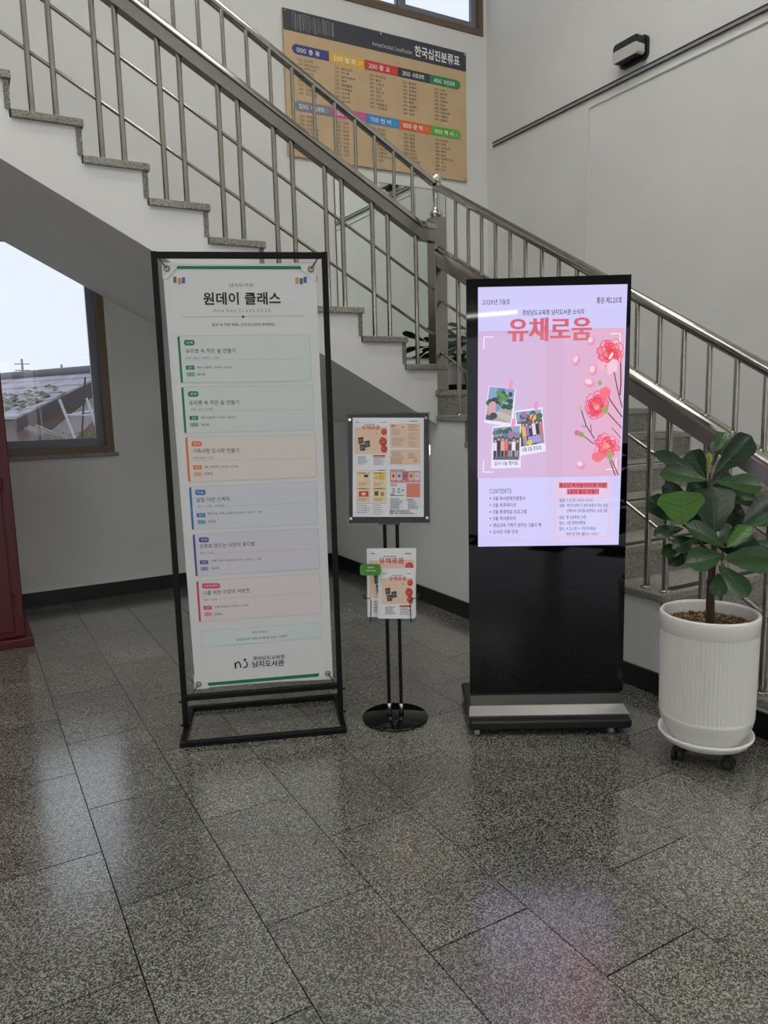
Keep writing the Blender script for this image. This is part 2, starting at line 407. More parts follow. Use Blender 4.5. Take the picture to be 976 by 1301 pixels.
# upper flight body with sawtooth top and sloping soffit
sof = lambda x: 2.389-.547*(x-1.021)
P = [(XS, sof(XS)), (XS, ZL+RU-.04)]
for k in range(1, NU+1):
    xk = X0-GU*k-.022; z = ZL+RU*k
    P += [(xk, z-.04), (xk, z+RU-.04)]
xe = P[-1][0]-.25; P += [(xe, P[-1][1]), (xe, sof(xe))]
b = MB().prism([(x, YS, z) for x, z in P], (0, YW-YS, 0), STAIRW); b.fix = True
b.build('upper_flight_body', stair)
MB().box((XS, 4.56, ZL-.04), (X0-.02, YW, ZL+RU-.04), STAIRW).build('step_body', stair)
# landing slab
MB().bev((XS-.018, Y0, ZL-.04), (XW, YW, ZL), .004, TREADG).build('landing_slab', stair)
# lower treads and risers
lt = MB().bev((XS-.018, 0, -.04), (XW, G+.012, 0), .004, TREADG).mesh('tread', V((XS, 0, 0)))
st = MB().box((.1, .035, 0), (XW-XS-.1, .085, .002), mat('nonslip_strip', (34, 33, 32), .8)).mesh('nonslip_strip', V((0, 0, 0)))
lr = MB().box((XS+.001, 0, -R1-.0), (XW, .025, -.04), RISERG).mesh('riser', V((XS, 0, 0)))
for k in range(NR):
    yk = Y0-G*k; z = ZL-R1*k
    inst('riser', lr, (XS, yk+.012, z), stair)
    if k:
        t = inst('tread', lt, (XS, yk, z), stair); inst('nonslip_strip', st, (XS, yk, z), t)
# upper treads and risers
ut = MB().bev((-GU-.014, YS-.02, -.04), (0, YW, 0), .004, TREADG).mesh('tread', V((0, YS, 0)))
ur = MB().box((-.04, YS-.006, -RU), (-.012, YW, -.04), RISERG).mesh('riser', V((0, YS, 0)))
for k in range(1, NU+1):
    xk = X0-GU*(k-1); z = ZL+RU*k
    inst('tread', ut, (xk, YS, z), stair)
    if k > 1: inst('riser', ur, (xk, YS, z), stair)
MB().box((X0-.045, 4.57, ZL), (X0-.02, YW, ZL+RU-.04), RISERG).build('riser', stair)
# the upper floor the flight leads to
MB().box((-5, YS, ZL+RU*NU-.2), (X0-GU*NU-.26, YW, ZL+RU*NU), STAIRW).build('floor_upper', kind='structure')

# ------------------------------------------------------------------ railing
SU, SL = RU/GU, R1/G
rail = thing('stair_railing', 'stainless steel stair railing with ball-topped newel post and raised tube handrail', 'railing', (3.0, 4.49, ZL))
YR, XR = 4.475, 2.99
nw = MB().bev((2.95, 4.445, ZL), (3.052, 4.547, 2.75), .005, STEELB).build('newel_post', rail)
nc = V((3.0, 4.497, 0))
MB().lathe(nc, [(0, 2.75), (.036, 2.75), (.036, 2.76), (.046, 2.765), (.046, 2.785), (.03, 2.8), (.028, 2.815), (.026, 2.84), (.026, 2.95), (.031, 2.955), (.031, 2.965), (.018, 2.97)], CHROME, 24).build('finial_stem', nw)
MB().lathe(nc, [(.002, 2.956)]+[(.044*math.sin(a), 3.0-.044*math.cos(a)) for a in [i*math.pi/12 for i in range(1, 12)]]+[(.001, 3.044)], CHROME, 24).build('ball_finial', nw)
chan = [(-.033, -.125), (.033, -.125), (.033, -.035), (-.033, -.035)]
capp = [(.044*math.cos(a), -.035+.042*math.sin(a)*1.0) for a in [math.radians(x) for x in range(0, 181, 15)]]+[(-.044, -.045), (.044, -.045)]
# upper flight: z of top of box rail at X
zb = lambda x: 2.713-SU*(x-2.845)
xL = -1.7
pts = [(xL, YR, zb(xL)), (2.845, YR, 2.713), (2.955, YR, 2.705)]
ur_ = MB().sweep(pts, chan, (0, 1, 0), STEELB).build('box_rail', rail)
b = MB().sweep(pts, capp, (0, 1, 0), STEEL); b.build('rail_cap', ur_)
zt = lambda x: 2.972-SU*(x-2.98)
MB().tube([(xL, YR+.015, zt(xL)), (2.97, YR+.015, zt(2.97))], .0275, STEEL, 16).build('handrail', rail)
# lower flight
zlb = lambda y: 2.52+SL*.985*(y-4.40)
yE = 1.66
pts = [(XR, 4.45, zlb(4.45)), (XR, yE, zlb(yE))]
lr_ = MB().sweep(pts, chan, (-1, 0, 0), STEELB).build('box_rail', rail)
MB().sweep(pts, capp, (-1, 0, 0), STEEL).build('rail_cap', lr_)
zlt = lambda y: 2.893+.545*(y-4.37)
MB().tube([(XR+.005, 4.48, zlt(4.48)), (XR+.005, yE-.02, zlt(yE-.02))], .0275, STEEL, 16).build('handrail', rail)
# end post of the lower railing
MB().bev((XR-.045, yE-.06, 0), (XR+.045, yE+.03, zlt(yE)-.03), .004, STEELB).build('newel_post', rail)
# balusters
_bm = {}
def baluster(x, y, z0, z1, r, flange):
    h = round(z1-z0, 3); key = (h, r, flange)
    if key not in _bm:
        b = MB().tube([(0, 0, 0), (0, 0, h)], r, STEEL, 10)
        if flange: b.lathe((0, 0, 0), [(r+.014, 0), (r+.014, .006), (r+.004, .012), (r, .012)], STEEL, 16)
        _bm[key] = b.mesh('baluster', V((0, 0, 0)))
    inst('baluster', _bm[key], (x, y, z0), rail)
for k in range(1, NU):
    xn = X0-GU*(k-1)
    for d in ((.243, .128) if k > 1 else (.243,)):
        x = (xn-d)*1.006; z = ZL+RU*k
        baluster(x, YR, z, zb(x)-.11, .0155, False)
x = 2.795
while x > xL+.1:
    baluster(x, YR, zb(x)-.003, zt(x)-.02, .012, False); x -= .1405
for k in range(1, NR):
    yn = Y0-G*k; z = ZL-R1*k
    for d in (.155, .04):
        y = yn+d; 
        if y > yE+.1: baluster(XR+.01, y, z, zlb(y)-.11, .0165, True)
y = 4.252
while y > yE+.08:
    baluster(XR, y, zlb(y)-.003, zlt(y)-.02, .0125, False); y -= .1415
# two slim rods through the balusters of each flight
for zz in (2.607, 2.918):
    f = lambda x: zz-SU*1.02*(x-1.79)
    MB().tube([(xL, YR+.004, f(xL)), (2.955, YR+.004, f(2.955))], .0105, STEEL, 8).build('middle_rod', rail)
for zz in (2.15, 1.795):
    f = lambda y: zz+.522*(y-4.366)
    MB().tube([(XR+.008, 4.45, f(4.45)), (XR+.008, yE, f(yE))], .0105, STEEL, 8).build('middle_rod', rail)

# ------------------------------------------------------------------ hall batten lamp, plus unseen panels added to light hall and stairwell
DIFF = mat('lamp_diffuser', (250, 250, 248), .5, emit=(255, 252, 247), estr=LAMP)
lamps = [(-2.35, -7.1, 3.15, .1)]+[(x, y, 3.15, .6) for y in (-7.1, -4.3, -1.6) for x in (-4.0, 3.9)]+[(x, y, 6.6, .6) for y in (1.2, 3.4) for x in (-2.6, .4, 3.0)]
WHERE = ['by the left wall next to the glazed front', 'by the right wall next to the glazed front', 'by the left wall, second of three in its row', 'by the right wall, second of three in its row', 'by the left wall under the bulkhead edge', 'by the right wall under the bulkhead edge',
         'above the open hall, far from the right wall', 'above the open hall, middle of its row', 'above the open hall, close to the right wall', 'above the stair flight, far from the right wall', 'above the stair flight, middle of its row', 'above the stair flight, close to the chart']
for i, (x, y, z, wd) in enumerate(lamps):
    t = thing('batten_or_fill_lamp', 'slim white fluorescent batten lamp on the low hall ceiling' if i == 0 else 'unseen white panel added as fill light '+WHERE[i-1],
              'lamp', (x, y, z), None if wd < .2 else ('hall fill lights' if z < 4 else 'stairwell fill lights'))
    if i == 0:
        MB().bev((x-.66, y-.03, z-.1), (x+.66, y+.03, z), .006, WHITEP).build('housing', t)
        MB().tube([(x-.6, y, z-.135), (x+.6, y, z-.135)], .026, DIFF, 14).build('tube', t)
        for s_ in (-1, 1): MB().box((x+s_*.62-.02, y-.025, z-.17), (x+s_*.62+.02, y+.025, z-.1), WHITEP).build('lamp_holder', t)
        continue
    MB().bev((x-.62, y-wd/2-.02, z-.06), (x+.62, y+wd/2+.02, z), .006, WHITEP).build('housing', t)
    MB().box((x-.6, y-wd/2, z-.075), (x+.6, y+wd/2, z-.061), DIFF).build('diffuser', t)

# ------------------------------------------------------------------ red cabinet
t = thing('red_cabinet', 'tall red enamelled metal cabinet on a red plinth beside the window', 'cabinet', (-.1, 5.5, 0))
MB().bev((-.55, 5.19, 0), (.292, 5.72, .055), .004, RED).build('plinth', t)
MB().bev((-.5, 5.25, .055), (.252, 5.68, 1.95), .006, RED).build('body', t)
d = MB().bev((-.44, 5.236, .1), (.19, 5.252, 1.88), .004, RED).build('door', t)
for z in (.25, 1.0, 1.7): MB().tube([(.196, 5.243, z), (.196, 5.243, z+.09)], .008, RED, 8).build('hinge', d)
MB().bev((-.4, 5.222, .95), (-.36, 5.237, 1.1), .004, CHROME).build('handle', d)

# ------------------------------------------------------------------ banner on its black stand
BYAW = -.3623
bw = V((math.cos(BYAW), math.sin(BYAW), 0)); bn = V((math.sin(BYAW), -math.cos(BYAW), 0)); UP = V((0, 0, 1))
BC = V((1.1286, 3.2168, 0)); AX = (bw, -bn, UP)      # local: along, to the back, up
BW2, BH = .362, 2.160; q = .0125
t = thing('banner_stand', 'tall black steel frame stand holding the white class banner', 'sign stand', BC)
for s in (-1, 1): MB().bev((s*BW2-q, -q, .025), (s*BW2+q, q, BH), .002, BLACKM, AX, BC).build('upright', t)
MB().bev((-BW2+q, -q, BH-.028), (BW2-q, q, BH-.002), .002, BLACKM, AX, BC).build('crossbar', t)
MB().bev((-BW2+q, -q, .155), (BW2-q, q, .18), .002, BLACKM, AX, BC).build('crossbar', t)
D0, D1 = -.155, .245
bs = MB().bev((-BW2-q, D0-q, 0), (BW2+q, D0+q, .025), .002, BLACKM, AX, BC).bev((-BW2-q, D1-q, 0), (BW2+q, D1+q, .025), .002, BLACKM, AX, BC)
for s in (-1, 1): bs.bev((s*BW2-q, D0+q, 0), (s*BW2+q, D1-q, .025), .002, BLACKM, AX, BC)
bs.build('base_frame', t)
for s in (-1, 1):
    for z in (.035, .15):
        c = BC+bw*(s*(BW2+q))+UP*z
        MB().tube([c-bw*s*.002, c+bw*s*.012], .006, BLACKM, 8).build('bolt', t)
# banner cloth
bp = Print(BC+bn*.0, bw, UP, ink, lift=.001)
PB = BC
CLOTH = mat('banner_cloth', (226, 229, 230), .6)
cTL, cTR, cBR, cBL = [at_plane(x, y, PB, bn) for x, y in ((206, 334), (401, 333), (423, 863), (248.5, 875))]
bt = thing('banner', 'white printed class banner with six pastel cards hung by corner grommets', 'banner', (cBL+cBR)/2)
b = MB(); N = 14; vs = []; fs = []
for i in range(N+1):
    for j in range(N+1):
        u, v = i/N, j/N
        p = (cTL*(1-u)+cTR*u)*(1-v)+(cBL*(1-u)+cBR*u)*v
        sag = .006*math.sin(math.pi*u)*(max(0, 1-v*6)+max(0, 1-(1-v)*6))
        vs.append(p-UP*sag*(1 if v < .5 else -1))
for i in range(N):
    for j in range(N): a = i*(N+1)+j; fs.append((a, a+1, a+N+2, a+N+1))
b.add(vs, fs, CLOTH, True)
b.add([p+bn*-.001 for p in vs], [f[::-1] for f in fs], CLOTH, True)
b.build('cloth', bt)
EYEL = mat('grommet_brass', (150, 140, 110), .3, 1); CORD = mat('tie_cord', (70, 70, 68), .8)
for (x, y), (cx, cy) in (((212, 341), (200, 326)), ((395, 342), (405, 327)), ((252.5, 869), (244, 882)), ((416.5, 855), (426, 868))):
    c = at_plane(x, y, PB, bn)
    sgx = 1 if x > 300 else -1; sgy = 1 if y < 600 else -1
    tab = [c+bw*(a*sgx)+UP*(h*sgy) for a, h in ((.02, .024), (.02, -.045), (.004, -.045), (-.04, -.002), (-.045, .012), (-.045, .024))]
    b = MB(); b.prism([p+bn*.002 for p in tab], bn*.001, CLOTH); b.fix = True; tb = b.build('corner_tab', bt)
    b = MB()
    ring = [c+bn*.005+bw*(.011*math.cos(a*math.pi/8))+UP*(.011*math.sin(a*math.pi/8)) for a in range(17)]
    b.tube(ring, .0032, EYEL, 6, False).build('grommet', tb)
    e = at_plane(cx, cy, PB, bn)
    MB().tube([c+bn*.004, (c+e)/2+bn*.006, e+bn*.004], .003, CORD, 6).build('tie_cord', tb)
# print of the banner
K = (38, 42, 44); GR = (28, 122, 84); DG = (110, 112, 112)
p = bp
p.c(.2254, .2254, 200, 320)
p.poly([(90, 80), (85, 96), (825, 99), (822, 80)], GR)
for x, y, cl in ((90, 140, (96, 118, 92)), (116, 148, (226, 142, 92)), (138, 143, (66, 116, 196)), (778, 144, (226, 142, 92)), (802, 148, (60, 128, 92)), (824, 140, (66, 96, 180))):
    p.rect(x, y, x+18, y+35, cl)
p.text('남지도서관', 405, 188, 540, 187, 19, (80, 84, 84))
p.text('원데이 클래스', 258, 264, 694, 262, 72, (24, 28, 30), .022)
p.text('O n e  D a y  C l a s s  2 0 2 6', 318, 333, 637, 331, 24, (90, 94, 94))
p.line([(140, 367), (825, 361)], 2.2, (150, 152, 152)); p.ell(483, 366, 8, 7, (60, 64, 66))
p.text('일상 속 작은 배움, 남지도서관과 함께해요', 308, 410, 662, 409, 18, (70, 74, 76), .004)
cards = [
 ((.2049, 220, 425), (40, 10, 848, 2, 858, 286, 62, 300), (214, 226, 226), (34, 128, 92), (150, 190, 178), '원예', (66, 135, 51), '유리병 속 작은 숲 만들기', (77, 387, 103), '초급 | 초등 1~4학년 / 15명', (80, 285, 146), '4월 11일(토) 14:00~16:00', (147, 362, 204), '황미화', (150, 200, 248), (78, 206), 158),
 ((.2049, 220, 425), (64, 326, 866, 314, 875, 590, 84, 611), (214, 226, 226), (34, 128, 92), (150, 190, 178), '원예', (90, 159, 369), '유리병 속 작은 숲 만들기', (99, 408, 424), '고급 | 성인 | 10명', (108, 242, 464), '4월 18일(토) 14:00~16:00', (170, 386, 515), '황미화', (174, 224, 559), (101, 518), 476),
 ((.2049, 225, 550), (64, 26, 858, 14, 866, 274, 84, 303), (238, 222, 212), (232, 132, 82), (236, 186, 156), '요리', (88, 156, 68), '가족사랑 도시락 만들기', (97, 385, 113), '가족(자녀동반) / 7가족', (98, 226, 156), '5월 16일(토) 10:00~12:00', (168, 381, 210), '김영희', (170, 218, 253), (99, 214), 170),
 ((.2049, 225, 550), (88, 335, 862, 302, 872, 565, 106, 600), (214, 220, 236), (60, 122, 190), (146, 174, 208), '미술', (110, 179, 369), '달빛 어반 스케치', (120, 325, 417), '성인 / 10명 / 야간운영', (125, 293, 456), '9월 11일, 18일, 21일(금) 19:00~21:00 / 3회', (188, 525, 500), '신진호', (192, 240, 549), (121, 511), 462),
 ((.1947, 235, 670), (64, 46, 870, 6, 880, 270, 84, 319), (218, 212, 232), (92, 84, 164), (166, 160, 204), '공예', (89, 159, 81), '모루로 만드는 나만의 꽃다발', (96, 457, 124), '성인 / 10명', (100, 186, 168), '10월 17일, 24일(토) 14:00~16:00 / 2회', (169, 496, 218), '박은주', (172, 221, 267), (97, 228), 176),
 ((.1947, 235, 670), (88, 350, 880, 298, 890, 562, 106, 616), (240, 220, 226), (220, 76, 124), (232, 160, 184), '아로마테라피', (110, 232, 382), '나를 위한 아로마 처방전', (120, 420, 430), '성인 / 10명', (123, 210, 473), '11월 21일(토) 14:00~16:00', (190, 415, 519), '송영미', (192, 240, 566), (121, 525), 472)]
for (sc, ox, oy), c8, bgc, dk, md, tag, (tx0, tx1, ty), ti, (ix0, ix1, iy), sub, (sx0, sx1, sy), dt, (dx0, dx1, dy), nm, (nx0, nx1, ny), (lx, ly), hr in cards:
    p.c(sc, sc, ox, oy); p.base(); a, b_, c, d, e, f_, g, h_ = c8
    sl = (d-b_)/(c-a)
    bgc = tuple(int(v*.55+w_*.45) for v, w_ in zip(bgc, (222, 226, 227))); ed = tuple(int(v*.82) for v in bgc)
    p.poly([(a-1, b_-2), (g-1, h_+1), (e-8, f_+2), (e+1, f_-8), (c+1, d+6), (c-8, d-2)], ed)
    p.poly([(a, b_), (g, h_), (e-8, f_), (e-1, f_-8), (c-1, d+7), (c-9, d)], bgc)
    dxl = (g-a)
    p.poly([(a-14, b_+5), (g-14, h_-2), (g, h_), (a, b_)], dk)
    hh = 17
    p.poly([(tx0+10, ty-hh), (tx0+2, ty-8), (tx0+2, ty+8), (tx0+10, ty+hh), (tx1-10, ty+hh), (tx1-2, ty+8), (tx1-2, ty-8), (tx1-10, ty-hh)], dk)
    p.text(tag, tx0+15, ty, tx1-15, ty+sl*20, 17, (225, 238, 232))
    p.text(ti, ix0, iy, ix1, iy+sl*(ix1-ix0), 29, (48, 54, 56), .008)
    p.text(sub, sx0, sy, sx1, sy+sl*(sx1-sx0)*.8, 15, (110, 114, 116), .006)
    p.line([(lx, hr), (c-24, hr+sl*(c-24-lx))], 1.6, ed)
    p.poly([(lx, ly-13), (lx+2, ly+13), (lx+55, ly+12), (lx+53, ly-14)], dk); p.text('일정', lx+14, ly, lx+42, ly-1, 15, (220, 235, 230))
    yy = ly+42
    p.poly([(lx+4, yy-13), (lx+6, yy+13), (lx+58, yy+12), (lx+56, yy-14)], md); p.text('강사', lx+17, yy, lx+45, yy-1, 15, dk, .01)
    p.text(dt, dx0, dy, dx1, dy+sl*(dx1-dx0)*.8, 16, (64, 70, 72), .008)
    p.text(nm, nx0, ny, nx1, ny, 17, (64, 70, 72), .008)
p.c(.1947, .1947, 235, 670)
p.poly([(99, 675), (104, 782), (896, 718), (890, 620)], (188, 208, 210)); p.poly([(101, 677), (106, 780), (894, 716), (888, 622)], (218, 230, 232))
p.text('문의 및 접수', 440, 685, 537, 679, 15, (70, 80, 84), .008); p.text('남지도서관 어린이자료실 526-1487', 335, 734, 668, 708, 18, (70, 80, 84), .008)
NV = (34, 48, 92)
p.poly([(322, 882), (326, 920), (338, 920), (334, 882)], (40, 48, 50)); p.line([(336, 886), (350, 876), (360, 888), (366, 916)], 9, (40, 48, 50))
p.line([(398, 876), (408, 890), (404, 908), (382, 916)], 9, (52, 66, 84)); p.ell(392, 864, 9, 8, (40, 48, 50))
p.text('경상남도교육청', 444, 855, 648, 842, 26, (52, 60, 70), .012)
p.text('남지도서관', 441, 893, 647, 883, 42, NV, .02)
p.poly([(124, 1016), (130, 1036), (888, 972), (894, 950)], GR)
p.build('printed_design', bt)

# ------------------------------------------------------------------ poster stand
PC = V((1.690, 2.952, 0)); PY = -.62
pw = V((math.cos(PY), math.sin(PY), 0)); pn = V((math.sin(PY), -math.cos(PY), 0))
t = thing('poster_stand', 'slim twin-pole display stand with black poster frame and round black foot', 'display stand', PC)
MB().lathe(PC, [(0, 0), (.155, 0), (.158, .004), (.158, .009), (.155, .012), (.0, .013)], BLACKG, 64).build('base_disc', t)
for s in (-1, 1):
    c = PC+pw*(s*.029)+pn*(-.02)
    po = MB().tube([c+UP*.05, c+UP*1.05], .0085, BLACKM, 12).build('pole', t)
    MB().lathe(c, [(.0, .012), (.0115, .012), (.0115, .065), (.009, .068)], CHROME, 16).build('ferrule', po)
# framed poster, leaning back slightly
lean = .13
pu = (UP*math.cos(lean)-pn*math.sin(lean)); pN = pw.cross(pu).normalized()
P0 = PC+UP*.945+pn*.012
cs = [at_plane(x, y, P0, pN) for x, y in ((441, 524.2), (549, 524), (548.5, 667), (441.5, 667))]
O = (cs[2]+cs[3])/2; hw = (cs[1]-cs[0]).length/4+(cs[2]-cs[3]).length/4; hh = ((cs[0]-cs[3]).length+(cs[1]-cs[2]).length)/2
AP = (pw, -pN, pu)
fo = MB().bev((-hw, -.006, 0), (hw, .006, hh), .002, ACRYL, AP, O+pN*.0).build('acrylic_panel', t)
FB = mat('poster_frame_black', (34, 36, 46), .25)
MB().box((-hw+.009, .006, .009), (hw-.009, .012, hh-.007), FB, AP, O).build('backing_board', t)
MB().box((-hw+.009, -.010, .009), (hw-.009, -.0062, hh-.007), FB, AP, O).build('poster_frame', t)
for sx in (-1, 1):
    for z in (.032, hh-.03):
        c = O+pw*(sx*(hw-.02))+pu*z+pN*.008
        MB().tube([c, c+pN*.008], .007, CHROME, 12).build('screw_cap', fo)
MB().bev((-.05, .012, .0), (.05, .024, .12), .002, BLACKM, AP, O).build('bracket', t)
pp = Print(O+pN*.0105, pw, pu, ink, lift=.0003); PG = pp
p = pp; p.c(.1383, .1383, 430, 510)
p.rect(132, 150, 785, 1060, (232, 236, 242))
BE = (232, 204, 182); RD = (198, 62, 58); DK = (52, 50, 54); TX = (96, 92, 96)
def cover(p, x0, y0, w_, h_, s=1):
    """small newsletter cover: title, flowers, snapshots, lists"""
    X = lambda a: x0+w_*a
    Yv = lambda a: y0+h_*a
    p.poly([(X(0), Yv(.14)), (X(0), Yv(.73)), (X(1), Yv(.73)), (X(1), Yv(.13))], BE)
    p.bars(X(.03), Yv(.03), X(.2), Yv(.03), 1, h_*.014, DK); p.bars(X(.8), Yv(.03), X(.98), Yv(.03), 1, h_*.014, DK)
    p.bars(X(.32), Yv(.075), X(.7), Yv(.075), 1, h_*.012, DK)
    p.text('유채로움', X(.22), Yv(.145), X(.78), Yv(.14), h_*.095, RD, .022)
    for a, b_, r in ((.9, .24, .09), (.87, .46, .12), (.9, .62, .1), (.84, .4, .06)):
        p.ell(X(a), Yv(b_), w_*r, h_*r*.8, RD, 14, 0, .14, 7); p.ell(X(a-.01), Yv(b_-.01), w_*r*.55, h_*r*.45, (222, 96, 92), 10, .4, .18, 5)
    p.line([(X(.88), Yv(.5)), (X(.97), Yv(.72))], w_*.012, (70, 60, 50)); p.ell(X(.68), Yv(.27), w_*.02, h_*.015, (176, 90, 84), 8)
    for a, b_, rt in ((.1, .37, -.1), (.3, .45, -.12), (.15, .52, .03)):
        p.poly([(X(a), Yv(b_)), (X(a+.02), Yv(b_+.14)), (X(a+.18), Yv(b_+.13+rt*.1)), (X(a+.16), Yv(b_-.01+rt*.1))], (58, 58, 58))
        for q_ in range(4): p.poly([(X(a+.03+.035*q_), Yv(b_+.02)), (X(a+.03+.035*q_), Yv(b_+.11)), (X(a+.05+.035*q_), Yv(b_+.1)), (X(a+.05+.035*q_), Yv(b_+.03))], [(120, 116, 108), (170, 160, 150), (88, 96, 80), (140, 130, 126)][q_])
    p.bars(X(.1), Yv(.79), X(.46), Yv(.95), 6, h_*.013, TX)
    p.rect(X(.56), Yv(.755), X(.94), Yv(.79), RD); p.bars(X(.58), Yv(.82), X(.93), Yv(.96), 5, h_*.012, TX)
cover(p, 150, 180, 300, 415)
p.bars(652, 182, 752, 182, 1, 7, DK)
p.rect(474, 205, 752, 428, BE); p.rect(474, 442, 752, 578, BE)
for x0, y0, x1, y1, n in ((488, 220, 560, 240, 2), (495, 262, 585, 305, 4), (495, 340, 620, 400, 5), (642, 215, 738, 262, 4), (642, 295, 732, 345, 4), (642, 372, 732, 410, 3), (495, 462, 605, 500, 4), (482, 518, 620, 568, 5), (640, 480, 735, 520, 4)): p.bars(x0, y0, x1, y1, n, 5, (150, 122, 104))
p.ell(592, 236, 12, 9, (214, 150, 60), 8); p.ell(712, 545, 14, 11, (214, 160, 70), 8); p.ell(500, 222, 18, 7, RD, 10)
p.bars(370, 632, 440, 632, 1, 7, DK); p.line([(165, 636), (440, 636)], 3, (200, 120, 100))
for x, y, cl in ((168, 650, (226, 196, 120)), (314, 650, (228, 200, 110)), (168, 792, (230, 186, 120)), (314, 792, (222, 186, 126))):
    p.rect(x, y, x+126, y+132, (236, 214, 180)); p.rect(x, y, x+126, y+18, cl); p.bars(x+20, y+9, x+106, y+9, 1, 7, (120, 70, 40)); p.bars(x+14, y+100, x+112, y+120, 3, 4, (150, 110, 80))
p.rect(236, 674, 274, 696, (40, 44, 60)); p.ell(208, 712, 20, 12, (236, 228, 220)); p.rect(372, 668, 424, 720, (222, 196, 60)); p.ell(348, 700, 16, 20, (214, 190, 130))
p.rect(188, 824, 278, 874, (206, 74, 60)); p.ell(232, 850, 22, 14, (240, 210, 190)); p.rect(332, 824, 368, 866, (62, 96, 66)); p.ell(404, 850, 18, 20, (170, 140, 90))
p.line([(160, 936), (440, 936)], 3, (200, 150, 120)); p.bars(170, 955, 300, 1020, 4, 4, TX); p.bars(320, 955, 440, 1035, 5, 4, TX); p.line([(250, 950), (250, 1025)], 2, TX)
p.bars(478, 630, 640, 630, 1, 7, DK); p.rect(476, 640, 752, 742, (214, 128, 132))
for i, cl in enumerate(((236, 214, 214), (226, 222, 226), (196, 110, 160), (232, 206, 170), (234, 228, 226))):
    x = 484+54*i; p.rect(x, 652, x+46, 722, cl); p.ell(x+22, 684, 13, 18, [(200, 70, 80), (92, 110, 150), (150, 96, 170), (120, 130, 80), (214, 190, 190)][i], 9); p.bars(x+4, 730, x+42, 730, 1, 5, (240, 220, 220))
p.bars(480, 760, 540, 772, 2, 6, RD); p.rect(626, 752, 752, 880, (232, 150, 128))
for i in range(7): p.line([(630, 768+16*i), (748, 768+16*i)], 1.5, (212, 100, 84)); p.line([(644+16*i, 770), (644+16*i, 876)], 1.5, (212, 100, 84))
for x, y in ((508, 804), (556, 806), (592, 816), (508, 828), (556, 832)): p.ell(x, y, 13, 8, (150, 150, 156), 8)
p.bars(480, 852, 520, 852, 1, 8, DK); p.line([(480, 864), (606, 864)], 4, DK); p.bars(480, 890, 600, 985, 10, 4, TX); p.bars(628, 902, 690, 902, 1, 8, DK); p.bars(640, 918, 740, 985, 7, 4, TX)
p.bars(480, 1000, 760, 1030, 4, 4, TX); p.line([(478, 990), (478, 1036)], 3, DK)
p.build('poster_sheet', t, label='white poster with newsletter pages printed on it')
# wire tray with newsletters
lt_ = .10
tu = (UP*math.cos(lt_)-pn*math.sin(lt_)); tN = pw.cross(tu).normalized()
T0 = PC+pn*.045+UP*.56
at_t = lambda x, y, d=0: at_plane(x, y, T0+tN*d, tN)
tray = MB()
bl, br_ = at_t(466, 787), at_t(529, 787); tl = at_t(466, 698); tr = at_t(529, 697)
AT = (pw, -tN, tu); tw = (br_-bl).length/2; TO = (bl+br_)/2; th = (tl-bl).length
MB().box((-tw, .012, 0), (tw, .015, th), ACRYL, AT, TO).box((-tw, -.03, -.004), (tw, .015, 0), ACRYL, AT, TO).build('tray', t, label='clear acrylic leaflet tray')
WIRE = mat('wire_grey', (58, 60, 62), .35, .8)
for s in (-1, 1):
    pt_ = [TO+pw*(s*a)-tN*d+tu*h for a, d, h in ((tw+.004, .012, .09), (tw+.012, .0, .12), (tw+.01, -.03, .105), (tw-.022, -.034, .103), (tw-.026, -.034, .09), (tw-.022, -.03, -.006), (tw-.022, .01, -.008))]
    MB().tube(pt_, .0022, WIRE, 6).build('wire_arm', t)
MB().bev((-.06, .015, th*.2), (.06, .032, th*.85), .002, BLACKM, AT, TO).build('tray_bracket', t)
gt = [at_t(x, y, .04) for x, y in ((457.5, 717), (484, 716.5), (484, 730), (457.5, 731.5))]
gc = sum(gt, V())/4
b = MB(); gw, gh = (gt[1]-gt[0]).length/2, (gt[0]-gt[3]).length/2
poly = []
for sx, sy, a0 in ((1, 1, 0), (-1, 1, 90), (-1, -1, 180), (1, -1, 270)):
    for i in range(4): a = math.radians(a0+30*i); poly.append(gc+pw*(sx*(gw-.012)+.012*math.cos(a))+tu*(sy*(gh-.012)+.012*math.sin(a)))
b.prism(poly, tN*.003, mat('green_tag', (70, 140, 44), .4)); b.fix = True
g_ = b.build('green_tag', t, label='green rounded tag with white lettering')
q_ = Print(gc+tN*.003, pw, tu, ink); q_.c(.0871, .0871, 455, 690)
q_.text('정보지', 138, 356, 232, 353, 30, (235, 242, 230), .01).text('가져가세요', 112, 404, 258, 402, 26, (235, 242, 230), .01); q_.build('tag_lettering', g_)
PAPER = mat('paper_white', (236, 237, 242), .6)
def newsletter(name, label, px4, d, pxc, prn=True, group=None):
    c4 = [at_t(x, y, d) for x, y in px4]
    o = thing(name, label, 'newsletter', (c4[2]+c4[3])/2, group)
    b = MB(); b.prism([c-tN*.002 for c in c4], tN*.002, PAPER); b.fix = True; b.build('pages', o)
    if prn:
        q = Print(c4[0]+0*tN, pw, tu, ink); q.c(.0871, .0871, 455, 690); cover(q, *pxc); q.build('cover_print', o)
    return o
newsletter('newsletter', 'white newsletter at the very back of the tray, its left margin showing', ((466, 697), (527.8, 696.6), (527.5, 783.5), (467, 784)), .0, (0, 0, 1, 1), False)
newsletter('newsletter', 'large newsletter cover standing behind the smaller one, partly under the green tag', ((468.6, 696.8), (528.8, 696.3), (528.8, 784), (468, 784)), .006, (165, 125, 650, 920))
newsletter('newsletter', 'white newsletter peeping out left behind the front copy', ((480.5, 722.5), (526, 722), (526, 785.5), (480, 785.5)), .018, (0, 0, 1, 1), False)
newsletter('newsletter', 'small front newsletter cover between the wire arms of the tray', ((485.5, 722), (527.5, 721.5), (527, 786), (482.5, 786)), .024, (350, 425, 455, 640))

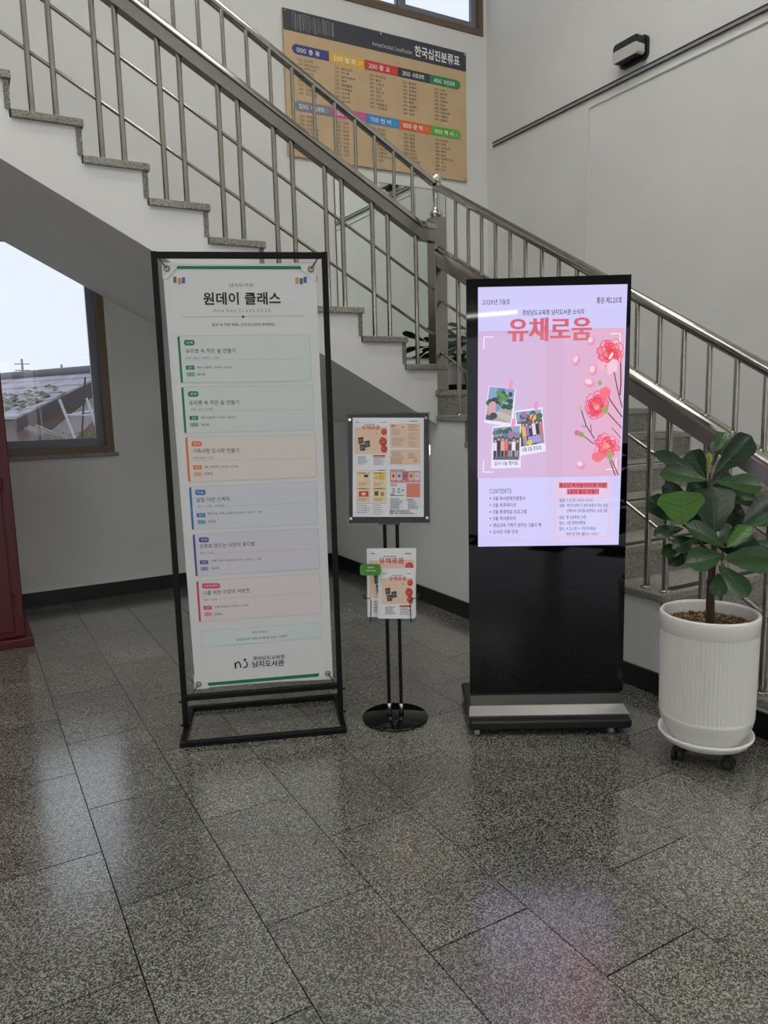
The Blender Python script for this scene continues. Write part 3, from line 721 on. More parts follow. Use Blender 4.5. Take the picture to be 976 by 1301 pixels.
# ------------------------------------------------------------------ digital signage kiosk
KY = -.536
kw = V((math.cos(KY), math.sin(KY), 0)); kn = V((math.sin(KY), -math.cos(KY), 0)); AK = (kw, -kn, UP)
KC = V((2.2352, 2.4967, 0))
t = thing('signage_kiosk', 'tall black digital signage kiosk on a low wheeled base', 'kiosk', KC)
MB().bev((-.346, .001, .1), (.337, .062, 2.008), .004, BLKP, AK, KC).build('body', t)
ks = [(596, 897), (790, 895), (806, 350), (595, 353)]
fg = MB().box((-.352, -.004, .165), (.345, .001, 2.008), BLACKG, AK, KC).build('front_glass', t)
MB().box((-.350, -.005, .105), (.343, .001, .155), STEELB, AK, KC).build('steel_skirt', t)
SS = mat('steel_shelf', (150, 149, 146), .34, 1)
b = MB(); b.add([KC+kw*a-kn*d+UP*z for a, d, z in ((-.355, -.005, .105), (.348, -.005, .105), (.362, -.058, .078), (-.362, -.058, .078), (-.355, -.002, .07), (.348, -.002, .07), (.362, -.058, .07), (-.362, -.058, .07))],
      [(0, 3, 2, 1), (3, 7, 6, 2), (0, 4, 7, 3), (1, 2, 6, 5)], SS); b.fix = True; b.build('steel_shelf', t)
MB().bev((-.362, -.104, .028), (.362, .38, .07), .008, BLKP, AK, KC).build('base', t)
for a, d in ((-.33, -.085), (.27, -.085), (-.33, .34), (.27, .34)):
    c = KC+kw*a-kn*d+UP*.0175
    MB().tube([c-kw*.011, c+kw*.011], .0175, mat('wheel_grey', (120, 120, 120), .5), 16).build('wheel', t)
sP = Print(KC+kn*.004, kw, UP, pixel, lift=.0004)
p = sP; p.c(1, 1, 0, 0)
LV = (206, 198, 250)
p.poly([(607.5, 365), (607.5, 694.5), (786, 692), (797.5, 361)], (210, 204, 250))
p.c(.2357, .2357, 590, 340)
PK = [(222, 188, 222), (221, 184, 214), (222, 180, 206), (224, 176, 198), (226, 172, 190)]
p.poly([(74, 343), (72, 1136), (838, 1123), (866, 324)], (214, 182, 216))
for i in range(24):                                       # soft pink towards the flowers
    u0, u1 = i/24, (i+1)/24; g_ = min(1, max(0, (u0-.3)/.6))
    f0, f1 = (lambda u: (74+792*u, 343-19*u)), (lambda u: (72+766*u, 1136-13*u))
    p.k = p.k0+2*p.step; p.poly([f0(u0), f1(u0), f1(u1), f0(u1)], (int(210+16*g_), int(182-10*g_), int(220-20*g_)))
p.text('2026년 5월호', 97, 187, 247, 184, 30, (70, 66, 86), .008); p.text('통권 제126호', 714, 177, 851, 174, 34, (50, 46, 60), .012)
p.text('경상남도교육청 남지도서관 소식지', 313, 243, 645, 237, 30, (54, 50, 60), .012)
for dx in (-4, 4): p.text('유채로움', 238+dx, 336, 685+dx, 329, 128, (214, 104, 122), .012)
for pts in ([(105, 440), (106, 374), (158, 373)], [(785, 357), (842, 355), (838, 414)], [(104, 1040), (102, 1102), (158, 1102)], [(762, 1088), (818, 1087), (819, 1026)]): p.line(pts, 5, (246, 240, 250))
# three snapshots
def snap(c4, ph, seed, tape):
    p.poly(c4, (232, 228, 250))
    r = random.Random(seed); (ax, ay), (bx, by), (cx, cy), (dx, dy) = ph        # TL, BL, BR, TR
    f = lambda u, v: ((ax*(1-u)+dx*u)*(1-v)+(bx*(1-u)+cx*u)*v, (ay*(1-u)+dy*u)*(1-v)+(by*(1-u)+cy*u)*v)
    Q = lambda u0, v0, u1, v1, cl: p.poly([f(u0, v0), f(u0, v1), f(u1, v1), f(u1, v0)], cl)
    E = lambda u, v, ru, rv, cl: p.poly([f(u+ru*math.cos(-a*math.pi/5), v+rv*math.sin(-a*math.pi/5)) for a in range(10)], cl)
    if seed == 1:
        Q(0, 0, 1, 1, (150, 160, 170)); Q(0, 0, 1, .45, (130, 160, 190)); Q(.35, 0, .62, .3, (96, 120, 190))
        for i in range(22): E(r.uniform(.02, .95), r.uniform(.15, .55), r.uniform(.08, .15), r.uniform(.05, .1), r.choice([(62, 110, 66), (44, 88, 56), (90, 140, 80), (40, 70, 60)]))
        Q(0, .62, 1, 1, (170, 160, 158)); p.poly([f(.35, .65), f(.4, .85), f(1, 1), f(1, .8)], (188, 180, 176)); Q(0, .85, .3, 1, (84, 80, 92))
        E(.22, .38, .07, .07, (60, 48, 48)); E(.22, .62, .18, .2, (206, 160, 170)); E(.3, .85, .15, .1, (60, 62, 84)); E(.4, .45, .06, .06, (52, 44, 44)); E(.42, .6, .09, .12, (110, 150, 190))
    else:
        Q(0, 0, 1, 1, (110, 108, 122)); Q(0, 0, 1, .28, (140, 160, 190))
        for i in range(10): E(r.uniform(0, 1), r.uniform(.08, .3), .12, .09, r.choice([(70, 104, 84), (96, 120, 140), (150, 120, 160), (60, 84, 70)]))
        cl = [(222, 214, 226), (40, 40, 56), (214, 160, 170), (226, 110, 60), (64, 70, 110), (230, 226, 236), (90, 70, 80)] if seed == 2 else [(64, 58, 74), (226, 190, 60), (150, 110, 190), (52, 50, 66), (220, 214, 230), (40, 42, 60), (190, 120, 120)]
        for i in range(7):
            u = .08+.14*i; h0 = r.uniform(.3, .45)
            Q(u-.075, h0+.08, u+.075, .96, cl[i]); E(u, h0, .055, .07, (60, 46, 44)); E(u, h0+.03, .035, .045, (214, 170, 150)); Q(u-.06, .72, u+.05, 1, r.choice([(44, 46, 66), (70, 72, 90), (150, 140, 150)]))
        if seed == 3: E(.65, .2, .13, .1, (226, 186, 70)); Q(.35, .75, .85, .95, (160, 150, 214)); E(.4, .92, .12, .08, (214, 200, 60)); p.line([f(.4, .1), f(.55, .3), f(.75, .05)], 8, (150, 60, 120))
        else: Q(.05, .9, .95, 1, (96, 92, 100))
    p.poly(tape, (232, 150, 196))
snap([(132, 638), (108, 836), (262, 862), (278, 656)], [(136, 642), (114, 820), (250, 838), (272, 656)], 1, [(246, 606), (238, 650), (256, 656), (264, 610)])
snap([(272, 772), (292, 1016), (440, 990), (420, 752)], [(276, 780), (304, 966), (432, 944), (414, 764)], 3, [(378, 722), (376, 764), (396, 766), (398, 720)])
snap([(152, 856), (144, 1082), (304, 1078), (306, 842)], [(156, 864), (154, 1036), (296, 1036), (300, 852)], 2, [(258, 814), (252, 858), (272, 862), (278, 818)])
p.text('4월 6일 토요일', 312, 982, 414, 968, 24, (80, 76, 110), .012); p.text('감사 나눔 행사날', 162, 1056, 288, 1052, 24, (80, 76, 110), .012)
# petals and carnations
p.c(.1537, .1537, 700, 410)
for x, y, rx, ry, rt in ((330, 150, 28, 34, .5), (208, 310, 24, 44, .4), (345, 390, 30, 44, .2), (315, 494, 44, 34, .1), (243, 1172, 34, 34, .2)):
    p.ell(x+5, y+6, rx, ry, (206, 140, 170), 14, rt); p.ell(x, y, rx, ry, (232, 150, 178), 14, rt, .06, 3); p.ell(x-4, y-7, rx*.72, ry*.68, (240, 206, 224), 12, rt)
STM = (96, 66, 70)
for pts, wd in (([(520, 400), (552, 560), (588, 700)], 9), ([(576, 330), (578, 500), (570, 600)], 11), ([(470, 610), (545, 720), (590, 780)], 10), ([(470, 745), (585, 870)], 9), ([(502, 868), (580, 955)], 6), ([(250, 720), (290, 850), (360, 960)], 9), ([(250, 850), (290, 862)], 5), ([(270, 935), (352, 1002)], 8), ([(328, 840), (334, 905)], 6), ([(484, 1135), (532, 1262)], 9), ([(500, 1130), (556, 1258)], 9)): p.line(pts, wd, STM)
def carn(x, y, rx, ry, rot, seed, pale=False):
    r = random.Random(seed)
    rings = ((10, .72, .46, [(244, 150, 176), (238, 116, 146), (246, 168, 186)]), (9, .5, .42, [(240, 104, 122), (244, 126, 140), (232, 84, 110)]), (7, .32, .36, [(238, 92, 104), (228, 66, 88), (244, 122, 124)]), (5, .14, .28, [(222, 54, 80), (236, 84, 94), (246, 140, 136)]))
    for ring, (cnt_, rad, sz, cl) in enumerate(rings):
        for i in range(cnt_):
            a = 2*math.pi*(i+r.uniform(-.35, .35))/cnt_+ring*.6; q = rad*r.uniform(.85, 1.12)
            dx, dy = rx*q*math.cos(a), ry*q*math.sin(a)
            X_, Y_ = x+dx*math.cos(rot)-dy*math.sin(rot), y+dx*math.sin(rot)+dy*math.cos(rot)
            s = r.uniform(.8, 1.2)*sz; an = a+rot+r.uniform(-.3, .3); fr = r.choice((6, 8, 9))
            c1 = r.choice(cl); c0 = (int(c1[0]*.88), int(c1[1]*.52), int(c1[2]*.74)); c2 = tuple(min(255, int(v*1.06+8)) for v in c1)
            p.ell(X_, Y_, rx*s*.92, ry*s*.74, c0, 22, an, .09, fr); p.ell(X_-2*math.cos(an), Y_-2*math.sin(an), rx*s*.84, ry*s*.66, c1, 22, an, .09, fr); p.ell(X_+rx*s*.12*math.cos(an), Y_+rx*s*.12*math.sin(an), rx*s*.5, ry*s*.4, c2, 14, an, .12, 5)
carn(496, 250, 98, 108, .2, 3); p.poly([(462, 350), (470, 436), (545, 395), (552, 310), (505, 300)], (244, 196, 218)); p.poly([(392, 320), (392, 388), (430, 402), (452, 330)], (246, 176, 196)); p.ell(496, 275, 12, 34, (248, 226, 216), 10, .5)
p.ell(404, 498, 18, 22, (150, 170, 96), 10)
carn(372, 690, 86, 120, .35, 5); p.ell(446, 580, 46, 50, (240, 110, 130), 16, .4, .1, 6); p.ell(446, 720, 28, 28, (146, 166, 92), 12)
carn(452, 1020, 100, 92, -.3, 8); p.ell(380, 1110, 46, 40, (240, 110, 124), 14, .4, .1, 6); p.ell(482, 1100, 26, 30, (150, 168, 104), 12)
p.ell(214, 910, 22, 24, (222, 96, 156), 10); p.ell(246, 922, 28, 22, (140, 160, 96), 10, .5); p.ell(244, 706, 14, 26, (190, 176, 140), 10)
# lower text
p.c(.1947, .1947, 610, 600)
TC = (92, 88, 116)
p.text('CONTENTS', 62, 123, 203, 121, 30, TC, .01)
for i, (s, x1) in enumerate((('5월 독서문화진흥행사', 295), ('5월 북큐레이션', 232), ('5월 평생학습 프로그램', 301), ('5월 독서동아리', 231), ('경남교육 가족가 권하는 5월의 책', 397), ('도서관 이용 안내', 243))):
    y = 170+43.5*i; p.ell(67, y, 5, 5, TC, 8); p.text(s, 84, y, x1, y-2, 27, TC, .012)
p.poly([(474, 52), (466, 442), (842, 436), (858, 44)], (226, 202, 232)); p.poly([(486, 172), (482, 422), (834, 416), (846, 164)], (230, 178, 204)); p.poly([(489, 175), (485, 419), (831, 413), (843, 167)], (214, 208, 248))
p.rect(513, 66, 827, 102, (226, 104, 124)); p.rect(564, 106, 774, 144, (226, 104, 124))
p.text('청소년 독서동아리(북 작꿈)', 516, 85, 824, 81, 30, (96, 40, 66), .014); p.text('1일차 필모 만들기', 568, 126, 770, 123, 29, (96, 40, 66), .014)
for s, x0, x1, y in (('일정', 516, 550, 183), ('5.16.(토) 14:00~16:00', 561, 733, 181), ('내용', 515, 550, 217), ('개인의 MBTI 성격 유형이 되는 모임', 562, 830, 215), ('선택하여 생각을 표현하는 프로그램', 562, 826, 250), ('대상', 515, 550, 294), ('중·고등학생 15명', 562, 688, 292), ('장소', 515, 550, 330), ('1층 문화강좌실', 562, 685, 328), ('접수', 515, 550, 367), ('4.21.(화)~ 어린이자료실', 562, 750, 365), ('방문 및 전화 ☎526-1410', 562, 770, 401)): p.text(s, x0, y, x1, y-1, 24, TC, .012)
p.line([(690, 330), (860, 340)], 2, (200, 190, 224))
sc_ = p.build('display_screen', t, label='lit screen showing a pink newsletter cover with carnations')

# ------------------------------------------------------------------ classification chart on the back wall
CX0, CX1, CZ0, CZ1 = 2.655, 4.52, 3.6, 4.762
CK = mat('kraft_board', (206, 178, 140), .55, noise=.12, nscale=5)
t = thing('classification_chart', 'large kraft-brown library classification chart with coloured subject tabs', 'chart', ((CX0+CX1)/2, YW-.02, CZ0))
MB().bev((CX0, YW-.024, CZ0), (CX1, YW-.006, CZ1), .002, CK).build('board', t)
for x in (CX0+.02, (CX0+CX1)/2, CX1-.02):
    for z in (CZ0+.02, CZ1-.02): MB().tube([(x, YW-.023, z), (x, YW-.032, z)], .011, CHROME, 10).build('screw_cap', t)
p = Print((CX0, YW-.024, CZ0), (1, 0, 0), (0, 0, 1), ink)
# the chart is laid out in its own coordinates: millimetres from its top-left corner
p.pt = lambda x, y: V((CX0+x*.001, YW-.024, CZ1-y*.001))
HD = (62, 64, 74); WT = (238, 238, 234)
p.rect(1, 1, 1864, 168, HD)
p.text('한국십진분류표', 1290, 88, 1790, 88, 92, WT, .02); p.text('Korean Decimal Classification', 850, 112, 1260, 112, 34, (214, 214, 214))
r = random.Random(4)
for i in range(26):                                     # row of book spines drawn in white line
    x = 90+i*15+r.uniform(-3, 3); h0 = r.uniform(14, 40); p.line([(x, h0), (x+r.uniform(-5, 5), 150+r.uniform(-20, 8))], r.uniform(2, 5), (150, 150, 150))
    if i % 3 == 0: p.line([(x, h0), (x+r.uniform(12, 24), h0+r.uniform(-4, 6))], 3, (150, 150, 150))
tabs = [('000', '총 류', (66, 68, 132), '도서학 문헌정보학 백과사전 강연집 간행물 학회 신문 전집 향토자료'), ('100', '철 학', (226, 180, 66), '형이상학 인식론 철학의체계 경학 동양철학 서양철학 논리학 심리학 윤리학'), ('200', '종 교', (206, 66, 70), '비교종교 불교 기독교 도교 천도교 신도 힌두교 이슬람교 기타종교'), ('300', '사회과학', (62, 66, 76), '통계학 경제학 사회학 정치학 행정학 법학 교육학 풍속 국방'), ('400', '자연과학', (48, 132, 84), '수학 물리학 화학 천문학 지학 광물학 생명과학 식물학 동물학'),
        ('500', '기술과학', (126, 134, 146), '의학 농업 공학 건축공학 기계공학 전기공학 화학공학 제조업 생활과학'), ('600', '예 술', (222, 84, 158), '건축 조각 공예 서예 회화 사진 음악 공연 오락'), ('700', '언 어', (70, 142, 206), '한국어 중국어 일본어 영어 독일어 프랑스어 스페인어 이탈리아어 기타'), ('800', '문 학', (226, 110, 62), '한국 중국 일본 영미 독일 프랑스 스페인 이탈리아 기타'), ('900', '역 사', (104, 176, 70), '아시아 유럽 아프리카 북미 남미 오세아니아 양극 지리 전기')]
tw_ = 345
for i, (no, nm, cl, subs) in enumerate(tabs):
    c_, r_ = i % 5, i // 5
    x = 70+tw_*c_; y = 262 if r_ == 0 else 708
    rl, rr_ = (36 if c_ == 0 else 0), (36 if c_ == 4 else 0)
    p.poly([(x+rl, y), (x+rl*.3, y+14), (x, y+40), (x+rl*.3, y+66), (x+rl, y+80), (x+tw_-rr_, y+80), (x+tw_-rr_*.3, y+66), (x+tw_, y+40), (x+tw_-rr_*.3, y+14), (x+tw_-rr_, y)], cl)
    p.text(no, x+44, y+42, x+130, y+42, 38, WT, .012); p.text(nm, x+152, y+42, x+152+(128 if ' ' not in nm else 106), y+42, 42, WT, .012)
    p.bars(x+280, y+34, x+332, y+52, 2, 7, tuple(min(255, int(v*1.25)) for v in cl))
    for k, sname in enumerate(subs.split()):
        yy = y+118+k*33
        p.text('%d' % (int(no)+10*(k+1)) if no != '000' else '0%d0' % (k+1), x+48, yy, x+92, yy, 19, (84, 72, 58), .006)
        p.text(sname, x+112, yy, x+112+27*len(sname), yy, 22, (84, 72, 58), .004) if CHARTKO else p.bars(x+112, yy, x+112+27*len(sname), yy, 1, 14, (84, 72, 58))
p.build('chart_print', t)

# ------------------------------------------------------------------ mirror on the landing wall
t = thing('landing_mirror', 'large frameless mirror on the landing wall below the chart', 'mirror', (3.68, YW-.01, 1.92))
MB().box((3.09, YW-.012, 1.92), (4.27, YW-.004, 3.485), MIRROR).build('glass', t)
CL = mat('mirror_clip', (120, 120, 118), .3, 1)
b = MB().box((3.084, YW-.014, 1.914), (4.276, YW-.003, 1.92), CL).box((3.084, YW-.014, 3.485), (4.276, YW-.003, 3.489), CL).box((3.084, YW-.014, 1.92), (3.09, YW-.003, 3.485), CL).box((4.27, YW-.014, 1.92), (4.276, YW-.003, 3.485), CL)
b.build('edge_strip', t)

# ------------------------------------------------------------------ leaves
LEAFM = {}
def leaf_mat(name, c):
    M = mat(name, c, .32, noise=.25, nscale=18, bump=.25, bscale=35); return M
L_D = leaf_mat('leaf_dark', (24, 52, 30)); L_M = leaf_mat('leaf_mid', (38, 78, 32)); L_L = leaf_mat('leaf_light', (74, 118, 42)); L_Y = leaf_mat('leaf_yellow', (150, 140, 50))
VEIN = mat('leaf_vein', (72, 108, 52), .5)
def leaf(parent, base, tip, width, nrm, M, curl=.25, cup=.18, name='leaf', shape=None, vein=True):
    base, tip = V(base), V(tip); d = tip-base; L = d.length; ex = d.normalized()
    nz = (V(nrm)-ex*V(nrm).dot(ex)).normalized(); ey = nz.cross(ex)
    NU_, NV_ = 10, 6; vs = []; fs = []
    shape = shape or (lambda u: 1.22*u**.7*max(0, 1-u**5)**.55)
    def P(u, s, lift=0):
        wv = 1+.05*math.sin(u*17+width*300)
        hw = width*.5*shape(u)*wv
        z = cup*abs(s)**1.5*hw*1.6-curl*L*(u-.15)**2*.55+.012*math.sin(9*u+3*s)*abs(s)*L*.4
        return base+ex*(u*L)+ey*(s*hw)+nz*(z+lift)
    for i in range(NU_+1):
        u = .001+.998*i/NU_
        for j in range(NV_+1): vs.append(P(u, -1+2*j/NV_))
    for i in range(NU_):
        for j in range(NV_): a = i*(NV_+1)+j; fs.append((a, a+1, a+NV_+2, a+NV_+1))
    th = .0012; n = len(vs)
    vs2 = [v-nz*th for v in vs]
    b = MB().add(vs, [f[::-1] for f in fs], M, True).add(vs2, fs, M, True)
    o = b.build(name, parent)
    if vein:
        b = MB(); b.tube([P(u, 0, .0006) for u in [0, .12, .3, .5, .7, .9]], [.0022, .002, .0017, .0013, .0009, .0004], VEIN, 5)
        for k in range(4):
            u = .2+.17*k
            for s in (-1, 1): b.tube([P(u, 0, .0004), P(min(.98, u+.1), s*.45, .0006), P(min(.99, u+.17), s*.85, .0008)], [.0008, .0006, .0003], VEIN, 4, False)
        b.build('vein', o)
    return o

# ------------------------------------------------------------------ potted fiddle-leaf fig on a wheeled saucer
PX, PYY = 2.60, 1.93
cd = thing('plant_caddy', 'round white plant saucer on black swivel casters under the ribbed pot', 'plant caddy', (PX, PYY, 0))
MB().lathe((PX, PYY, 0), [(0, .075), (.15, .075), (.168, .08), (.187, .105), (.187, .112), (.18, .114), (.165, .094), (.15, .088), (0, .088)], WHITEP, 64).build('saucer', cd)
MB().lathe((PX, PYY, 0), [(0, .062), (.13, .062), (.14, .068), (.14, .076), (0, .076)], WHITEP, 48).build('caddy_plate', cd)
for a in (256, 166, 76, -14):
    a = math.radians(a+2); c = V((PX+.135*math.cos(a), PYY+.135*math.sin(a), .026)); ax_ = V((-math.sin(a+.6), math.cos(a+.6), 0))
    cs_ = MB().tube([c+UP*.024, c+UP*.046], .013, RUBBER, 12).bev((-.017, -.012, .012), (.017, .016, .036), .004, RUBBER, (ax_, ax_.cross(UP), UP), c).build('caster', cd)
    for s in (-1, 1): MB().tube([c+ax_*(s*.006), c+ax_*(s*.021)], .026, RUBBER, 20).tube([c+ax_*(s*.021), c+ax_*(s*.0225)], .012, mat('wheel_hub', (60, 60, 62), .5), 12).build('wheel', cs_)
pt = thing('potted_fig', 'broad-leaved fig plant in a white vertically ribbed ceramic pot', 'potted plant', (PX, PYY, .088))
prof = [(0, .089), (.15, .089), (.163, .094), (.172, .112), (.178, .13), (.183, .15)]
band0, band1, RT = .20, .545, .192
n = 288; vs = []; fs = []
zs = [(.0, .0885), (.135, .0885), (.142, .092), (.145, .10), (.147, .106), (.158, .122), (.170, .140), (.179, .162), (.184, .185), (.1855, .196)]
rows = [(r_, z_, 0) for r_, z_ in zs]+[(.1845, .199, .3), (.1855, .204, 1), (.1875, .35, 1), (.1895, .545, 1), (.189, .55, .3), (.1905, .553, 0), (.192, .60, 0), (.1925, .615, 0), (.190, .6205, 0), (.183, .6215, 0), (.178, .6185, 0), (.176, .61, 0), (.1755, .56, 0), (.174, .55, 0)]
for r_, z_, rib in rows:
    for k in range(n):
        a = 2*math.pi*k/n; rr = r_-rib*.004*(0.0 if (k % 4) in (0, 1) else (1 if k % 4 == 2 else .6)) if r_ > 0 else 0
        vs.append((PX+rr*math.cos(a), PYY+rr*math.sin(a), z_))
for i in range(len(rows)-1):
    for k in range(n): fs.append((i*n+k, i*n+(k+1) % n, (i+1)*n+(k+1) % n, (i+1)*n+k))
MB().add(vs, fs, CERAM, True).build('pot', pt)
SOIL = mat('soil', (70, 56, 42), .9, noise=.4, nscale=60)
MB().lathe((PX, PYY, 0), [(0, .572), (.1, .57), (.1752, .566)], SOIL, 40).build('soil', pt)
r = random.Random(2); cols = [mat('bark_chip_%d' % i, c, .8) for i, c in enumerate([(150, 126, 92), (112, 88, 62), (178, 158, 122), (84, 66, 48), (132, 112, 84)])]
b = MB()
for i in range(900):
    a = r.uniform(0, 6.283); q = .172*math.sqrt(r.random()); c = V((PX+q*math.cos(a), PYY+q*math.sin(a), .572+r.uniform(-.002, .005)))
    s = r.uniform(.003, .0065); R_ = Matrix.Rotation(r.uniform(0, 6), 3, V((r.random(), r.random(), r.random()+.1)).normalized())
    P8 = [c+R_ @ V((x*s*1.5, y*s, z*s*.7)) for x, y, z in ((1, 0, 0), (-1, 0, 0), (0, 1, 0), (0, -1, 0), (0, 0, 1), (0, 0, -1))]
    b.add(P8, [(0, 2, 4), (2, 1, 4), (1, 3, 4), (3, 0, 4), (2, 0, 5), (1, 2, 5), (3, 1, 5), (0, 3, 5)], r.choice(cols))
b.build('bark_chips', pt, kind='stuff')
# trunk and stems, in the vertical plane through the pot that faces the room
fd = V((PX, PYY, 0)).normalized(); sd = V((fd.y, -fd.x, 0))
PDEP = (V((PX, PYY, .9))-CO).dot(CF)
def pp_(x, y, off=0):          # crop pixel of the plant -> point at plant distance plus offset to the back
    return at_depth(830+x*.2074, 530+y*.2074, PDEP+off)
TRK = mat('fig_trunk', (74, 58, 46), .8, noise=.4, nscale=40, bump=.5, bscale=60)
b = MB().tube([V((PX+.005, PYY, .55)), pp_(350, 1150), pp_(352, 1020), pp_(362, 930), pp_(378, 840), pp_(360, 700, .02), pp_(345, 540, .02), pp_(342, 400, .01), pp_(352, 340, .01)], [.0175, .017, .0155, .014, .011, .010, .008, .007, .004], TRK, 12)
b.build('trunk', pt)
for pts, rr in (([(378, 850, 0), (300, 780, 0), (240, 700, -.02), (180, 655, -.05)], .005), ([(380, 830, 0), (430, 850, -.04)], .005), ([(360, 700, .02), (440, 600, .04), (500, 540, .05)], .005), ([(370, 800, .0), (470, 760, .03), (560, 670, .0)], .005)):
    MB().tube([pp_(*q) for q in pts], rr, TRK, 8).build('stem', pt)
LV_ = [  # base, tip (crop px), depth base, depth tip, width px, side tilt, material, curl
 ((375, 350), (612, 112), .02, .0, 165, (.35, .1), L_D, .2), ((385, 210), (455, 82), .03, .04, 100, (-.2, .3), L_M, .5), ((365, 300), (395, 130), .06, .08, 80, (-.5, 0), L_D, .2),
 ((290, 365), (32, 205), .0, -.03, 92, (0, .75), L_D, .35), ((335, 385), (62, 335), -.02, -.07, 105, (.1, .6), L_M, .3), ((320, 370), (225, 205), .03, .06, 135, (-.2, .2), L_D, .15), ((330, 340), (345, 215), .02, .03, 42, (0, 0), L_Y, .1),
 ((178, 660), (168, 452), -.12, -.10, 262, (.0, .15), L_L, .1), ((215, 500), (62, 425), -.02, -.03, 105, (0, .4), L_D, .3), ((190, 645), (-25, 500), -.06, -.06, 135, (-.1, .4), L_D, .3), ((185, 680), (15, 712), -.06, -.1, 92, (0, .8), L_D, .35),
 ((250, 745), (132, 800), -.06, -.11, 105, (.1, .3), L_D, .3), ((225, 790), (62, 830), -.02, -.05, 90, (0, .5), L_M, .3), ((250, 800), (100, 895), -.03, -.06, 95, (0, .3), L_D, .3),
 ((375, 715), (368, 420), -.07, -.02, 245, (.05, .35), L_D, .2), ((360, 480), (215, 400), .03, .05, 150, (-.1, .3), L_D, .2), ((380, 395), (680, 415), .0, -.02, 130, (.1, .55), L_M, .25), ((400, 480), (650, 500), .04, .03, 110, (0, .4), L_M, .3),
 ((470, 560), (560, 400), .06, .1, 150, (.2, .2), L_M, .2), ((545, 670), (745, 500), -.02, .0, 150, (.1, .3), L_D, .2), ((585, 672), (760, 615), -.06, -.06, 85, (0, .9), L_M, .2),
 ((440, 800), (225, 652), -.08, -.13, 118, (.15, .75), L_M, .3), ((450, 800), (595, 662), -.09, -.1, 90, (-.1, .7), L_L, .25), ((405, 770), (520, 690), -.03, .0, 150, (0, .5), L_M, .2),
 ((422, 850), (222, 880), -.06, -.13, 150, (0, .3), L_M, .3), ((428, 862), (735, 880), -.06, -.12, 168, (0, .45), L_M, .25), ((398, 905), (590, 1098), -.05, -.1, 125, (.1, .35), L_M, .3), ((400, 955), (402, 1098), -.04, -.06, 102, (0, .2), L_M, .15),
 ((490, 800), (635, 735), .0, .02, 115, (0, .4), L_D, .25), ((330, 560), (260, 690), .02, .0, 150, (-.2, .2), L_D, .2), ((400, 560), (480, 690), .03, .02, 140, (.2, .2), L_D, .2), ((300, 830), (190, 860), .0, -.02, 80, (0, .4), L_D, .2), ((600, 770), (760, 800), .03, .02, 80, (0, .6), L_M, .3), ((345, 450), (470, 330), .06, .1, 130, (.2, .3), L_D, .2), ((350, 600), (240, 560), .08, .1, 170, (-.2, .2), L_D, .2), ((380, 640), (560, 560), .08, .1, 170, (.2, .2), L_D, .2), ((370, 760), (250, 690), .05, .05, 150, (-.1, .3), L_D, .2), ((390, 790), (560, 800), .06, .06, 140, (.1, .3), L_D, .3), ((350, 430), (480, 470), .07, .05, 130, (.1, .4), L_D, .2)]
for bs_, tp, d0, d1, wd, (sx, uz), M, cu in LV_:
    B_, T_ = pp_(*bs_, d0), pp_(*tp, d1)
    leaf(pt, B_, T_, wd*1.16*.2074*PDEP/FPX, -fd+sd*sx+UP*uz, M, cu)

# ------------------------------------------------------------------ plant on the landing
LX, LY = 4.44, 5.98
lp = thing('landing_plant', 'dark leafy plant in a tapered grey pot on the stair landing', 'potted plant', (LX, LY, ZL))
GP = mat('grey_pot', (128, 126, 128), .5, noise=.1, nscale=10)
MB().lathe((LX, LY, ZL), [(0, 0), (.085, 0), (.1, .01), (.15, .3), (.155, .31), (.145, .31), (.138, .27), (0, .265)], GP, 32).build('pot', lp)
r = random.Random(11)
for k in range(7):
    a = r.uniform(0, 6.28); top = V((LX+.10*math.cos(a), LY+.08*math.sin(a), ZL+r.uniform(.4, .7)))
    MB().tube([V((LX+.03*math.cos(a), LY+.03*math.sin(a), ZL+.26)), top], .006, L_M, 6).build('stem', lp)
    for q in range(5):
        aa = a+r.uniform(-1.6, 1.6); ln = r.uniform(.16, .26); bs_ = top-UP*r.uniform(0, .25)
        tp = bs_+V((math.cos(aa)*ln, min(.2, math.sin(aa)*ln), r.uniform(-.1, .12))); tp.y = min(tp.y, YW-.03); tp.x = min(tp.x, XW-.03)
        leaf(lp, bs_, tp, r.uniform(.06, .09), V((math.cos(aa)*-.2, -.6, .7)), L_D, .4, vein=False)
for bs_, tp in (((4.2, 5.95, 2.1), (3.93, 5.93, 2.2)), ((4.2, 5.95, 2.05), (3.9, 5.93, 2.0)), ((4.2, 5.96, 2.0), (3.93, 5.95, 1.86))):
    MB().tube([(LX-.03, LY, ZL+.27), (V(bs_)+V((LX, LY, ZL+.5)))/2, bs_], .005, L_M, 6).build('stem', lp)
    leaf(lp, bs_, tp, .075, (.1, -.8, .5), L_D, .3, vein=False)

# ------------------------------------------------------------------ outside the window
MB().box((-60, YW+.3, -1.3), (60, 140, -1.2), mat('ground_earth', (134, 128, 114), .9, noise=.2, nscale=1)).build('ground', kind='structure')
HA = at_y(134, 471, 11.0)                                   # gable apex, over the near gable wall
HE = at_y(3, 531, 10.6)                                     # near left eave corner
rd = V((-.42, .9, 0)).normalized(); gx = V((rd.y, -rd.x, 0))     # ridge direction, gable direction
hw_ = (HA-HE).dot(gx); rise = HA.z-HE.z
house = thing('neighbour_house', 'low old house with weathered grey sheet roof outside the window', 'house', (HA.x, HA.y, -1.2))
ROOF = mat('weathered_roof', (186, 182, 192), .8, noise=.35, nscale=3); VERGE = mat('verge_board', (92, 84, 86), .8); BRICKW = mat('old_rendered_wall', (150, 128, 122), .9, noise=.3, nscale=3); REND = mat('pale_render', (196, 190, 190), .9, noise=.2, nscale=4)
GP0 = lambda a, r_, z: HA+gx*a+rd*r_+UP*z
LEN = 6.5
